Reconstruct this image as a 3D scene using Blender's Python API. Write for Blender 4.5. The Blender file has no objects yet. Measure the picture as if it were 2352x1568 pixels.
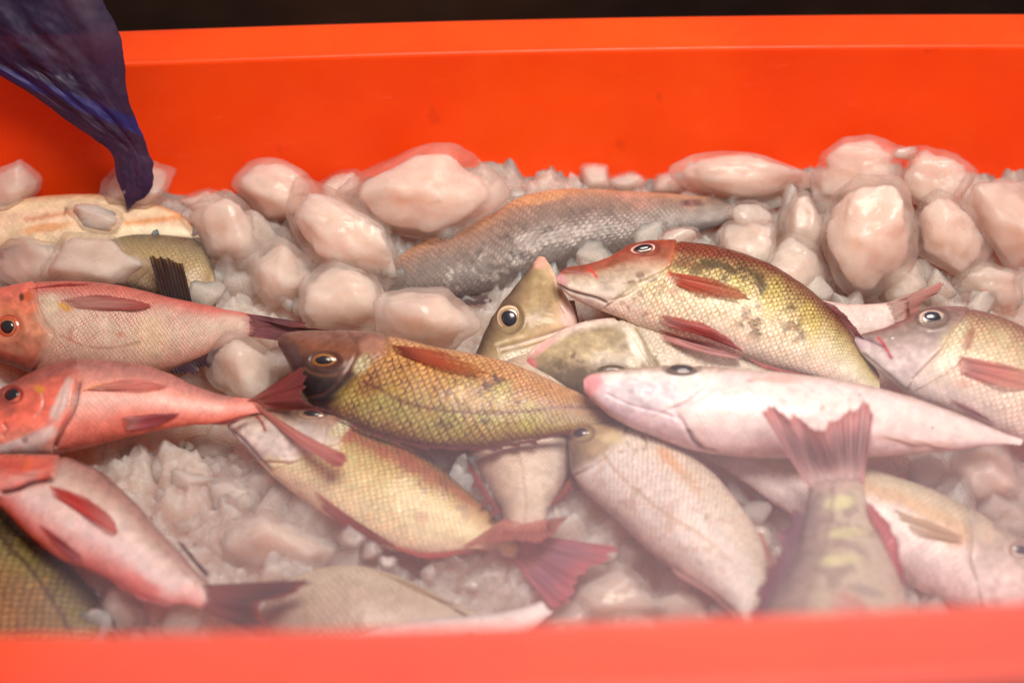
import bpy, math, random
import numpy as np
from mathutils import Vector, Matrix
from mathutils.bvhtree import BVHTree

SC = bpy.context.scene
COL = SC.collection
rng = np.random.default_rng(7)
random.seed(7)

# ------------------------------------------------------------------ camera
PITCH = math.radians(38.0)
DIST = 1.05
CAM = np.array([0.0, -DIST * math.cos(PITCH), DIST * math.sin(PITCH)])
FWD = np.array([0.0, math.cos(PITCH), -math.sin(PITCH)])
RIGHT = np.array([1.0, 0.0, 0.0])
UP = np.cross(RIGHT, FWD)
W0, H0, KPX = 2352.0, 1568.0, 50.0 / 36.0 * 2352.0      # tracing units of the reference view

cam_data = bpy.data.cameras.new('camera')
cam_data.lens = 50
cam_data.sensor_width = 36
cam_data.clip_start = 0.05
cam_data.clip_end = 60
cam_data.dof.use_dof = True
cam_data.dof.focus_distance = 1.03
cam_data.dof.aperture_fstop = 2.0
cam = bpy.data.objects.new('camera', cam_data)
COL.objects.link(cam)
cam.location = CAM
cam.rotation_euler = (math.radians(90) - PITCH, 0, 0)
SC.camera = cam


def ray(px, py):
    px = np.asarray(px, float)
    py = np.asarray(py, float)
    x = (px - W0 / 2) / KPX
    y = (H0 / 2 - py) / KPX
    d = FWD + x[..., None] * RIGHT + y[..., None] * UP
    return d                                   # depth along FWD is exactly 1


def project(P):
    q = P - CAM
    z = q @ FWD
    return W0 / 2 + KPX * (q @ RIGHT) / z, H0 / 2 - KPX * (q @ UP) / z, z


def on_plane(px, py, p0, n):
    d = ray(px, py)
    t = ((p0 - CAM) @ n) / (d @ n)
    return CAM + d * t[..., None]


SLOPE = math.radians(15)
PILE_N = np.array([0, -math.sin(SLOPE), math.cos(SLOPE)])


def pile_point(px, py, h=0.0):
    return on_plane(np.array(px, float), np.array(py, float), PILE_N * h, PILE_N)


# ------------------------------------------------------------------ helpers
def lin(c):
    c = np.asarray(c, float) / 255.0
    return np.where(c <= 0.04045, c / 12.92, ((c + 0.055) / 1.055) ** 2.4)


LIGHT_TINT = np.array([1.0, 0.75, 0.66])


def C(r, g, b, gain=1.0):
    """surface colour of something that looks (r, g, b) under the market's warm light"""
    return np.clip(lin((r, g, b)) / LIGHT_TINT * gain, 0.004, 0.86)


def hash3(ix, iy, iz, seed):
    h = (ix * 374761393 + iy * 668265263 + iz * 2147483647 + seed * 974634777) & 0xFFFFFFFF
    h = ((h ^ (h >> 13)) * 1274126177) & 0xFFFFFFFF
    h = h ^ (h >> 16)
    return (h & 0xFFFFFF) / float(0xFFFFFF)


def vnoise(p, seed=0):
    p = np.asarray(p, float)
    i = np.floor(p).astype(np.int64)
    f = p - i
    f = f * f * (3 - 2 * f)
    r = 0
    for dx in (0, 1):
        for dy in (0, 1):
            for dz in (0, 1):
                w = (f[:, 0] if dx else 1 - f[:, 0]) * (f[:, 1] if dy else 1 - f[:, 1]) * (f[:, 2] if dz else 1 - f[:, 2])
                r = r + w * hash3(i[:, 0] + dx, i[:, 1] + dy, i[:, 2] + dz, seed)
    return r


def fbm(p, seed=0, oct=3):
    a, s, t = 0.5, 0.0, 0.0
    for k in range(oct):
        s = s + a * vnoise(p * (2.03 ** k), seed + k)
        t += a
        a *= 0.5
    return s / t


def smooth(a, b, x):
    t = np.clip((x - a) / (b - a), 0, 1)
    return t * t * (3 - 2 * t)


def catmull(pts, n):
    pts = np.asarray(pts, float)
    m = len(pts)
    if m == 2:
        t = np.linspace(0, 1, n)[:, None]
        return pts[0] * (1 - t) + pts[1] * t
    c = np.concatenate([[0], np.cumsum(np.maximum(np.linalg.norm(np.diff(pts, axis=0), axis=1), 1e-6))])
    T = np.linspace(0, c[-1], n)
    k = np.clip(np.searchsorted(c, T, side='right') - 1, 0, m - 2)
    tan = np.empty_like(pts)
    tan[1:-1] = (pts[2:] - pts[:-2]) / (c[2:] - c[:-2])[:, None]
    tan[0] = (pts[1] - pts[0]) / (c[1] - c[0])
    tan[-1] = (pts[-1] - pts[-2]) / (c[-1] - c[-2])
    h = (c[k + 1] - c[k])[:, None]
    s = ((T - c[k]) / (c[k + 1] - c[k]))[:, None]
    h00 = 2 * s ** 3 - 3 * s ** 2 + 1
    h10 = s ** 3 - 2 * s ** 2 + s
    h01 = -2 * s ** 3 + 3 * s ** 2
    h11 = s ** 3 - s ** 2
    return h00 * pts[k] + h10 * h * tan[k] + h01 * pts[k + 1] + h11 * h * tan[k + 1]


def mesh_np(name, verts, quads=None, tris=None, uv=None, cols=None, smooth_on=True):
    """verts (n,3); quads (k,4); tris (k,3); uv per vertex; cols {name: (n,4)}"""
    me = bpy.data.meshes.new(name)
    verts = np.asarray(verts, np.float32)
    me.vertices.add(len(verts))
    me.vertices.foreach_set('co', verts.ravel())
    loops, starts, tot = [], [], []
    pos = 0
    for arr, k in ((quads, 4), (tris, 3)):
        if arr is None or len(arr) == 0:
            continue
        arr = np.asarray(arr, np.int32)
        loops.append(arr.ravel())
        starts.append(pos + np.arange(len(arr), dtype=np.int32) * k)
        tot.append(np.full(len(arr), k, np.int32))
        pos += arr.size
    loops = np.concatenate(loops)
    starts = np.concatenate(starts)
    tot = np.concatenate(tot)
    me.loops.add(len(loops))
    me.loops.foreach_set('vertex_index', loops)
    me.polygons.add(len(starts))
    me.polygons.foreach_set('loop_start', starts)
    me.polygons.foreach_set('loop_total', tot)
    me.polygons.foreach_set('use_smooth', np.full(len(starts), smooth_on, bool))
    if uv is not None:
        l = me.uv_layers.new(name='UVMap')
        l.data.foreach_set('uv', np.asarray(uv, np.float32)[loops].ravel())
    for k, v in (cols or {}).items():
        a = me.attributes.new(k, 'FLOAT_COLOR', 'POINT')
        a.data.foreach_set('color', np.asarray(v, np.float32).ravel())
    me.update(calc_edges=True)
    me.validate()
    return me


def link(name, me, mat=None, parent=None, loc=None):
    o = bpy.data.objects.new(name, me)
    COL.objects.link(o)
    if mat is not None:
        me.materials.append(mat)
    if parent is not None:
        o.parent = parent
    if loc is not None:
        o.location = loc
    return o


def tag(o, label=None, cat=None, group=None, kind=None):
    for k, v in (('label', label), ('category', cat), ('group', group), ('kind', kind)):
        if v:
            o[k] = v
    return o


def grid_quads(n, m, off=0):
    i = np.arange(n - 1)[:, None]
    j = np.arange(m - 1)[None, :]
    a = i * m + j
    return (np.stack([a, a + 1, a + m + 1, a + m], -1).reshape(-1, 4) + off)


# ------------------------------------------------------------------ materials
def new_mat(name):
    m = bpy.data.materials.new(name)
    m.use_nodes = True
    nt = m.node_tree
    nt.nodes.clear()
    out = nt.nodes.new('ShaderNodeOutputMaterial')
    return m, nt, out


class NB:
    """small node-building helper"""

    def __init__(self, nt):
        self.nt = nt

    def n(self, t, **kw):
        x = self.nt.nodes.new(t)
        for k, v in kw.items():
            setattr(x, k, v)
        return x

    def link(self, a, b):
        self.nt.links.new(a, b)

    def val(self, sock, v):
        if hasattr(v, 'is_linked') or isinstance(v, bpy.types.NodeSocket):
            self.link(v, sock)
        else:
            sock.default_value = v

    def math(self, op, a, b=0.0, c=0.0, clamp=False):
        x = self.n('ShaderNodeMath', operation=op, use_clamp=clamp)
        self.val(x.inputs[0], a)
        self.val(x.inputs[1], b)
        if op in ('MULTIPLY_ADD',):
            self.val(x.inputs[2], c)
        return x.outputs[0]

    def ramp(self, x, a, b, lo=0.0, hi=1.0):
        m = self.n('ShaderNodeMapRange', interpolation_type='SMOOTHSTEP')
        self.val(m.inputs[0], x)
        m.inputs[1].default_value = a
        m.inputs[2].default_value = b
        m.inputs[3].default_value = lo
        m.inputs[4].default_value = hi
        return m.outputs[0]

    def mix(self, fac, a, b, blend='MIX'):
        m = self.n('ShaderNodeMix', data_type='RGBA', blend_type=blend)
        self.val(m.inputs['Factor'], fac)
        self.val(m.inputs[6], a)
        self.val(m.inputs[7], b)
        return m.outputs[2]

    def noise(self, vec, scale, detail=3.0, rough=0.55, dist=0.0):
        x = self.n('ShaderNodeTexNoise')
        if vec is not None:
            self.link(vec, x.inputs['Vector'])
        x.inputs['Scale'].default_value = scale
        x.inputs['Detail'].default_value = detail
        x.inputs['Roughness'].default_value = rough
        x.inputs['Distortion'].default_value = dist
        return x.outputs['Fac']


def fish_material():
    m, nt, out = new_mat('fish_skin')
    b = NB(nt)
    uv = b.n('ShaderNodeUVMap', uv_map='UVMap').outputs[0]
    geo = b.n('ShaderNodeTexCoord').outputs['Object']
    # a little irregularity in the rows of scales
    wob = b.n('ShaderNodeTexNoise')
    b.link(uv, wob.inputs['Vector'])
    wob.inputs['Scale'].default_value = 0.55
    wob.inputs['Detail'].default_value = 2
    off = b.n('ShaderNodeVectorMath', operation='MULTIPLY_ADD')
    b.link(wob.outputs['Color'], off.inputs[0])
    off.inputs[1].default_value = (0.8, 0.7, 0)
    b.link(uv, off.inputs[2])
    sep = b.n('ShaderNodeSeparateXYZ')
    b.link(off.outputs[0], sep.inputs[0])
    x, y = sep.outputs[0], sep.outputs[1]
    res = []
    for o in (0.0, 0.5):
        yy = b.math('ADD', y, o)
        fy = b.math('SUBTRACT', b.math('FRACT', yy), 0.5)
        arc = b.math('SQRT', b.math('MAXIMUM', b.math('SUBTRACT', 0.25, b.math('MULTIPLY', fy, fy)), 0.0))
        xx = b.math('SUBTRACT', b.math('SUBTRACT', x, o), arc)
        t = b.math('FRACT', xx)
        cell = b.math('ADD', b.math('MULTIPLY', b.math('FLOOR', xx), 7.13), b.math('MULTIPLY', b.math('FLOOR', yy), 3.71 + o))
        res.append((t, cell))
    s = b.math('MINIMUM', res[0][0], res[1][0])
    isA = b.math('LESS_THAN', res[0][0], res[1][0])
    cell = b.math('ADD', b.math('MULTIPLY', isA, res[0][1]), b.math('MULTIPLY', b.math('SUBTRACT', 1.0, isA), b.math('ADD', res[1][1], 0.37)))
    wn = b.n('ShaderNodeTexWhiteNoise', noise_dimensions='1D')
    b.link(cell, wn.inputs['W'])
    rnd = wn.outputs['Value']
    ca = b.n('ShaderNodeAttribute', attribute_name='col')
    ea = b.n('ShaderNodeAttribute', attribute_name='edge')
    sc = ca.outputs['Alpha']
    gl = ea.outputs['Alpha']
    fine = b.noise(geo, 900, 2, 0.6)
    med = b.noise(geo, 130, 4, 0.6)
    n1 = b.noise(uv, 2.2, 2, 0.6)
    edge = b.ramp(b.math('ADD', s, b.math('MULTIPLY', b.math('SUBTRACT', n1, 0.5), 0.26)), 0.03, 0.38, 1.0, 0.0)
    fac = b.math('MULTIPLY', b.math('MULTIPLY', edge, sc), b.ramp(med, 0.3, 0.65, 0.62, 1.0), clamp=True)
    fac = b.math('ADD', fac, b.math('MULTIPLY', b.math('MULTIPLY', b.ramp(rnd, 0.45, 1.0), sc), 0.40), clamp=True)
    base = b.mix(fac, ca.outputs['Color'], ea.outputs['Color'])
    v = b.math('ADD', 1.0, b.math('MULTIPLY', b.math('MULTIPLY', b.math('SUBTRACT', rnd, 0.5), 0.42), sc))
    v = b.math('MULTIPLY', v, b.ramp(med, 0.25, 0.75, 0.86, 1.12))
    v = b.math('MULTIPLY', v, b.ramp(fine, 0.3, 0.7, 0.93, 1.06))
    base = b.mix(1.0, base, comb(b, v), 'MULTIPLY')
    p = b.n('ShaderNodeBsdfPrincipled')
    b.link(base, p.inputs['Base Color'])
    ro = b.math('ADD', b.ramp(med, 0.3, 0.7, 0.30, 0.46), b.math('MULTIPLY', gl, -0.14))
    b.link(ro, p.inputs['Roughness'])
    p.inputs['IOR'].default_value = 1.38
    p.inputs['Coat Weight'].default_value = 0.22
    b.link(b.ramp(b.noise(geo, 60, 3, 0.6), 0.35, 0.65, 0.05, 0.24), p.inputs['Coat Roughness'])
    p.inputs['Subsurface Weight'].default_value = 0.06
    p.inputs['Subsurface Radius'].default_value = (0.004, 0.003, 0.002)
    p.inputs['Subsurface Scale'].default_value = 1.0
    hgt = b.math('ADD', b.math('MULTIPLY', b.math('MULTIPLY', b.ramp(s, 0.0, 0.7), sc), 1.0), b.math('MULTIPLY', med, 0.55))
    hgt = b.math('ADD', hgt, b.math('MULTIPLY', fine, 0.10))
    bu = b.n('ShaderNodeBump')
    bu.inputs['Strength'].default_value = 0.24
    bu.inputs['Distance'].default_value = 0.0010
    b.link(hgt, bu.inputs['Height'])
    b.link(bu.outputs[0], p.inputs['Normal'])
    b.link(bu.outputs[0], p.inputs['Coat Normal'])
    b.link(p.outputs[0], out.inputs[0])
    return m


def comb(b, v):
    c = b.n('ShaderNodeCombineColor')
    for k in range(3):
        b.link(v, c.inputs[k])
    return c.outputs[0]


def fin_material():
    m, nt, out = new_mat('fish_fin')
    b = NB(nt)
    uv = b.n('ShaderNodeUVMap', uv_map='UVMap').outputs[0]
    sep = b.n('ShaderNodeSeparateXYZ')
    b.link(uv, sep.inputs[0])
    x, y = sep.outputs[0], sep.outputs[1]          # x counts rays, y runs 0 at the root to 1 at the tip
    warp = b.noise(uv, 1.3, 2, 0.5)
    xx = b.math('ADD', x, b.math('MULTIPLY', warp, 0.7))
    tri = b.math('ABSOLUTE', b.math('SUBTRACT', b.math('FRACT', xx), 0.5))
    rays = b.ramp(tri, 0.10, 0.34, 1.0, 0.0)
    tri2 = b.math('ABSOLUTE', b.math('SUBTRACT', b.math('FRACT', b.math('MULTIPLY', xx, 3.0)), 0.5))
    split = b.math('MULTIPLY', b.ramp(tri2, 0.1, 0.4, 1.0, 0.0), b.ramp(y, 0.3, 0.9))
    ra = b.math('MAXIMUM', rays, b.math('MULTIPLY', split, 0.6))
    ca = b.n('ShaderNodeAttribute', attribute_name='col')
    ea = b.n('ShaderNodeAttribute', attribute_name='edge')
    base = b.mix(b.math('MULTIPLY', ra, ea.outputs['Alpha']), ca.outputs['Color'], ea.outputs['Color'])
    med = b.noise(uv, 3.0, 3, 0.6)
    base = b.mix(1.0, base, comb(b, b.ramp(med, 0.25, 0.75, 0.75, 1.15)), 'MULTIPLY')
    p = b.n('ShaderNodeBsdfPrincipled')
    b.link(base, p.inputs['Base Color'])
    p.inputs['Roughness'].default_value = 0.45
    p.inputs['IOR'].default_value = 1.38
    p.inputs['Coat Weight'].default_value = 0.25
    p.inputs['Coat Roughness'].default_value = 0.2
    bu = b.n('ShaderNodeBump')
    bu.inputs['Strength'].default_value = 0.6
    bu.inputs['Distance'].default_value = 0.0007
    b.link(ra, bu.inputs['Height'])
    b.link(bu.outputs[0], p.inputs['Normal'])
    tr = b.n('ShaderNodeBsdfTranslucent')
    b.link(base, tr.inputs['Color'])
    ms = b.n('ShaderNodeMixShader')
    ms.inputs[0].default_value = 0.3
    b.link(p.outputs[0], ms.inputs[1])
    b.link(tr.outputs[0], ms.inputs[2])
    tp = b.n('ShaderNodeBsdfTransparent')
    b.link(b.mix(0.12, (1, 1, 1, 1), base), tp.inputs['Color'])
    ma = b.n('ShaderNodeMixShader')
    b.link(b.math('MULTIPLY', ca.outputs['Alpha'], b.math('ADD', 0.74, b.math('MULTIPLY', ra, 0.26)), clamp=True), ma.inputs[0])
    b.link(tp.outputs[0], ma.inputs[1])
    b.link(ms.outputs[0], ma.inputs[2])
    b.link(ma.outputs[0], out.inputs[0])
    return m


def eye_material(name):
    m, nt, out = new_mat(name)
    b = NB(nt)
    ca = b.n('ShaderNodeAttribute', attribute_name='col')
    geo = b.n('ShaderNodeTexCoord').outputs['Object']
    nz = b.noise(geo, 1200, 2, 0.6)
    p = b.n('ShaderNodeBsdfPrincipled')
    b.link(b.mix(1.0, ca.outputs['Color'], comb(b, b.ramp(nz, 0.3, 0.7, 0.75, 1.15)), 'MULTIPLY'), p.inputs['Base Color'])
    p.inputs['Roughness'].default_value = 0.22
    p.inputs['Coat Weight'].default_value = 0.7
    p.inputs['Coat Roughness'].default_value = 0.10
    b.link(p.outputs[0], out.inputs[0])
    return m


def ice_material(name, clear=0.45, base=(0.83, 0.58, 0.50), bump=0.14, cloud=22.0, rough=(0.18, 0.42), fine_w=0.03, sss=1.0):
    m, nt, out = new_mat(name)
    b = NB(nt)
    geo = b.n('ShaderNodeTexCoord').outputs['Object']
    rnd = b.n('ShaderNodeObjectInfo').outputs['Random']
    cl = b.noise(geo, cloud, 5, 0.62, 0.8)
    fi = b.noise(geo, 260, 3, 0.65)
    p = b.n('ShaderNodeBsdfPrincipled')
    tint = b.mix(b.ramp(cl, 0.3, 0.72), (*[c * 0.95 for c in base], 1), (*base, 1))
    b.link(tint, p.inputs['Base Color'])
    b.link(b.ramp(b.noise(geo, 70, 4, 0.65), 0.32, 0.68, rough[0], rough[1]), p.inputs['Roughness'])
    p.inputs['IOR'].default_value = 1.28
    t = b.ramp(b.math('ADD', cl, b.math('MULTIPLY', b.math('SUBTRACT', rnd, 0.5), 0.22)), 0.30, 0.70, clear, clear * 0.80)
    b.link(t, p.inputs['Transmission Weight'])
    p.inputs['Subsurface Weight'].default_value = sss
    p.inputs['Subsurface Radius'].default_value = (0.10, 0.060, 0.048)
    p.inputs['Subsurface Scale'].default_value = 1.0
    # crackled patches and frost
    vor = b.n('ShaderNodeTexVoronoi', feature='F1')
    b.link(geo, vor.inputs['Vector'])
    vor.inputs['Scale'].default_value = 120
    frost = b.ramp(b.noise(geo, 22, 3, 0.6), 0.52, 0.64)
    h = b.math('ADD', b.math('MULTIPLY', fi, fine_w), b.math('MULTIPLY', b.noise(geo, 48, 3, 0.5), 1.0))
    h = b.math('ADD', h, b.math('MULTIPLY', b.math('MULTIPLY', vor.outputs['Distance'], frost), 0.35))
    bu = b.n('ShaderNodeBump')
    bu.inputs['Strength'].default_value = bump
    bu.inputs['Distance'].default_value = 0.004
    b.link(h, bu.inputs['Height'])
    b.link(bu.outputs[0], p.inputs['Normal'])
    b.link(p.outputs[0], out.inputs[0])
    return m


def melting_ice_material(name, lo, hi, base=(0.96, 0.755, 0.675)):  # salmon base colour holds orange light bounced off the tub
    """melting ice: cloudy light-scattering body with clear windows, frosted patches and a wet film"""
    m, nt, out = new_mat(name)
    b = NB(nt)
    geo = b.n('ShaderNodeTexCoord').outputs['Object']
    rnd = b.n('ShaderNodeObjectInfo').outputs['Random']
    cl = b.noise(geo, 20, 3, 0.5, 0.2)
    frost = b.ramp(b.noise(geo, 26, 3, 0.55, 0.2), 0.50, 0.64)
    vor = b.n('ShaderNodeTexVoronoi', feature='F1')
    wv = b.n('ShaderNodeTexNoise')
    b.link(geo, wv.inputs['Vector'])
    wv.inputs['Scale'].default_value = 60
    mv = b.n('ShaderNodeVectorMath', operation='MULTIPLY_ADD')
    b.link(wv.outputs['Color'], mv.inputs[0])
    mv.inputs[1].default_value = (0.012, 0.012, 0.012)
    b.link(geo, mv.inputs[2])
    b.link(mv.outputs[0], vor.inputs['Vector'])
    vor.inputs['Scale'].default_value = 85
    h = b.math('ADD', b.math('MULTIPLY', b.noise(geo, 50, 3, 0.5), 0.8), b.math('MULTIPLY', b.math('MULTIPLY', b.noise(geo, 190, 4, 0.65), frost), 1.6))
    h = b.math('ADD', h, b.math('MULTIPLY', b.math('MULTIPLY', vor.outputs['Distance'], b.ramp(cl, 0.42, 0.6)), 0.9))
    bu = b.n('ShaderNodeBump')
    bu.inputs['Strength'].default_value = 0.34
    bu.inputs['Distance'].default_value = 0.004
    b.link(h, bu.inputs['Height'])
    p = b.n('ShaderNodeBsdfPrincipled')
    b.link(b.mix(frost, (*[x * 0.97 for x in base], 1), (*[min(x * 1.02, 0.96) for x in base], 1)), p.inputs['Base Color'])
    p.inputs['Roughness'].default_value = 0.5
    p.inputs['Specular IOR Level'].default_value = 0.0
    p.inputs['Subsurface Weight'].default_value = 1.0
    p.inputs['Subsurface Radius'].default_value = (0.045, 0.032, 0.028)
    p.inputs['Subsurface Scale'].default_value = 1.0
    b.link(bu.outputs[0], p.inputs['Normal'])
    tp = b.n('ShaderNodeBsdfTransparent')
    tp.inputs['Color'].default_value = (1.0, 0.99, 0.985, 1)
    amt = b.math('ADD', b.ramp(cl, 0.32, 0.66, lo, hi), b.math('MULTIPLY', b.math('SUBTRACT', rnd, 0.5), 0.2), clamp=True)
    ms = b.n('ShaderNodeMixShader')
    b.link(amt, ms.inputs[0])
    b.link(tp.outputs[0], ms.inputs[1])
    b.link(p.outputs[0], ms.inputs[2])
    gl = b.n('ShaderNodeBsdfGlossy')
    b.link(b.ramp(b.noise(geo, 60, 4, 0.65), 0.32, 0.68, 0.04, 0.22), gl.inputs['Roughness'])
    b.link(bu.outputs[0], gl.inputs['Normal'])
    fr = b.n('ShaderNodeFresnel')
    fr.inputs['IOR'].default_value = 1.27
    b.link(bu.outputs[0], fr.inputs['Normal'])
    mg = b.n('ShaderNodeMixShader')
    b.link(b.math('ADD', b.math('MULTIPLY', fr.outputs[0], 0.24), 0.012), mg.inputs[0])
    b.link(ms.outputs[0], mg.inputs[1])
    b.link(gl.outputs[0], mg.inputs[2])
    b.link(mg.outputs[0], out.inputs['Surface'])
    return m


def tub_material():
    m, nt, out = new_mat('orange_plastic')
    b = NB(nt)
    geo = b.n('ShaderNodeTexCoord').outputs['Object']
    big = b.noise(geo, 7, 4, 0.6)
    fine = b.noise(geo, 320, 3, 0.6)
    spots = b.ramp(b.noise(geo, 42, 2, 0.5), 0.70, 0.78)
    base = b.mix(b.ramp(big, 0.3, 0.7), (0.82, 0.056, 0.003, 1), (0.89, 0.080, 0.004, 1))
    base = b.mix(b.math('MULTIPLY', spots, 0.25), base, (0.45, 0.030, 0.008, 1))
    scr = b.n('ShaderNodeMapping')
    scr.inputs['Scale'].default_value = (6, 60, 60)
    b.link(geo, scr.inputs[0])
    sn = b.noise(scr.outputs[0], 6, 3, 0.6)
    base = b.mix(b.math('MULTIPLY', b.ramp(sn, 0.66, 0.76), 0.16), base, (0.95, 0.30, 0.18, 1))
    p = b.n('ShaderNodeBsdfPrincipled')
    b.link(base, p.inputs['Base Color'])
    b.link(b.ramp(b.noise(geo, 25, 4, 0.6), 0.3, 0.7, 0.38, 0.55), p.inputs['Roughness'])
    p.inputs['Specular IOR Level'].default_value = 0.35
    p.inputs['Subsurface Weight'].default_value = 0.15
    p.inputs['Subsurface Radius'].default_value = (0.012, 0.002, 0.001)
    p.inputs['Subsurface Scale'].default_value = 1.0
    bu = b.n('ShaderNodeBump')
    bu.inputs['Strength'].default_value = 0.12
    bu.inputs['Distance'].default_value = 0.002
    b.link(b.math('ADD', b.math('MULTIPLY', fine, 0.3), b.noise(geo, 30, 3, 0.5)), bu.inputs['Height'])
    b.link(bu.outputs[0], p.inputs['Normal'])
    b.link(p.outputs[0], out.inputs[0])
    return m


def bag_material():
    m, nt, out = new_mat('blue_plastic_film')
    b = NB(nt)
    geo = b.n('ShaderNodeTexCoord').outputs['Object']
    uv = b.n('ShaderNodeUVMap', uv_map='UVMap').outputs[0]
    stre = b.n('ShaderNodeMapping')
    stre.inputs['Scale'].default_value = (9, 1.6, 1)
    b.link(uv, stre.inputs[0])
    st = b.noise(stre.outputs[0], 2.4, 5, 0.65, 0.7)
    sep = b.n('ShaderNodeSeparateXYZ')
    b.link(uv, sep.inputs[0])
    n2 = b.noise(geo, 28, 4, 0.6)
    base = b.mix(b.ramp(n2, 0.35, 0.65), (0.030, 0.026, 0.085, 1), (0.070, 0.044, 0.100, 1))
    # printed darker band that runs diagonally across the film
    bandx = b.math('ADD', sep.outputs[1], b.math('MULTIPLY', sep.outputs[0], -0.18))
    band = b.math('MULTIPLY', b.ramp(bandx, 0.235, 0.265), b.ramp(bandx, 0.315, 0.345, 1.0, 0.0))
    base = b.mix(b.math('MULTIPLY', band, 0.85), base, (0.010, 0.014, 0.16, 1))
    p = b.n('ShaderNodeBsdfPrincipled')
    b.link(base, p.inputs['Base Color'])
    b.link(b.ramp(st, 0.3, 0.7, 0.40, 0.6), p.inputs['Roughness'])
    bu = b.n('ShaderNodeBump')
    bu.inputs['Strength'].default_value = 0.18
    bu.inputs['Distance'].default_value = 0.003
    b.link(b.math('ADD', st, b.math('MULTIPLY', b.noise(geo, 160, 3, 0.6), 0.25)), bu.inputs['Height'])
    b.link(bu.outputs[0], p.inputs['Normal'])
    tp = b.n('ShaderNodeBsdfTransparent')
    tp.inputs['Color'].default_value = (0.36, 0.24, 0.50, 1)
    ms = b.n('ShaderNodeMixShader')
    b.link(b.math('ADD', b.ramp(n2, 0.3, 0.7, 0.50, 0.66), b.math('MULTIPLY', band, 0.3), clamp=True), ms.inputs[0])
    b.link(tp.outputs[0], ms.inputs[1])
    b.link(p.outputs[0], ms.inputs[2])
    b.link(ms.outputs[0], out.inputs[0])
    return m


def ground_material():
    m, nt, out = new_mat('dark_wet_floor')
    b = NB(nt)
    geo = b.n('ShaderNodeTexCoord').outputs['Object']
    n1 = b.noise(geo, 2.2, 5, 0.6)
    n2 = b.noise(geo, 14, 4, 0.6)
    base = b.mix(b.ramp(n1, 0.35, 0.7), (0.014, 0.006, 0.004, 1), (0.060, 0.026, 0.012, 1))
    base = b.mix(b.math('MULTIPLY', b.ramp(n2, 0.5, 0.75), 0.5), base, (0.07, 0.045, 0.035, 1))
    p = b.n('ShaderNodeBsdfPrincipled')
    b.link(base, p.inputs['Base Color'])
    p.inputs['Roughness'].default_value = 0.8
    p.inputs['Specular IOR Level'].default_value = 0.1
    bu = b.n('ShaderNodeBump')
    bu.inputs['Distance'].default_value = 0.01
    bu.inputs['Strength'].default_value = 0.4
    b.link(n2, bu.inputs['Height'])
    b.link(bu.outputs[0], p.inputs['Normal'])
    b.link(p.outputs[0], out.inputs[0])
    return m


M_FISH = fish_material()
M_FIN = fin_material()
M_EYE = eye_material('fish_iris')
M_PUPIL = eye_material('fish_pupil')
M_ICE = melting_ice_material('milky_ice', 0.55, 0.80)
M_ICE_CLEAR = melting_ice_material('clear_ice', 0.28, 0.52)
M_SHELL = melting_ice_material('clear_ice_skin', 0.12, 0.32)
M_CORE = melting_ice_material('cloudy_ice', 0.62, 0.96)
M_SLUSH = ice_material('crushed_ice', clear=0.20, base=(0.74, 0.585, 0.525), bump=0.7, cloud=60.0, rough=(0.12, 0.45), fine_w=0.5, sss=1.0)
M_TUB = tub_material()
M_BAG = bag_material()
M_GROUND = ground_material()

# ------------------------------------------------------------------ tub
YAW = math.radians(2.7)
TUB_C = np.array([0.03, -0.1225, 0.0])
HX, HY, RIM_Z = 0.56, 0.2605, 0.155
BOW = 0.022
CORNER = 0.15


def rrect(hx, hy, r, n=360):
    """rounded rectangle outline with slightly bowed sides, n points"""
    r = min(r, hx * 0.98, hy * 0.98)
    pts = []
    per = [(hx - r, hy - r, 0), (-(hx - r), hy - r, 90), (-(hx - r), -(hy - r), 180), (hx - r, -(hy - r), 270)]
    q = n // 4
    ns = int(q * 0.55)
    na = q - ns
    for k, (cx, cy, a0) in enumerate(per):
        for i in range(na):
            a = math.radians(a0 + 90 * i / na)
            pts.append((cx + r * math.cos(a), cy + r * math.sin(a)))
        a = math.radians(a0 + 90)
        p = np.array((cx + r * math.cos(a), cy + r * math.sin(a)))
        cx2, cy2, b0 = per[(k + 1) % 4]
        b = math.radians(b0)
        e = np.array((cx2 + r * math.cos(b), cy2 + r * math.sin(b)))
        for i in range(ns):
            pts.append(tuple(p + (e - p) * i / ns))
    pts = np.array(pts)
    # sides bow outwards a little
    pts[:, 1] += np.sign(pts[:, 1]) * BOW * (1 - np.clip(np.abs(pts[:, 0]) / hx, 0, 1) ** 2)
    return pts


def to_world(xy, z):
    c, s = math.cos(YAW), math.sin(YAW)
    x = xy[:, 0] * c - xy[:, 1] * s + TUB_C[0]
    y = xy[:, 0] * s + xy[:, 1] * c + TUB_C[1]
    return np.stack([x, y, np.full(len(x), z) if np.isscalar(z) else z], 1)


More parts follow.
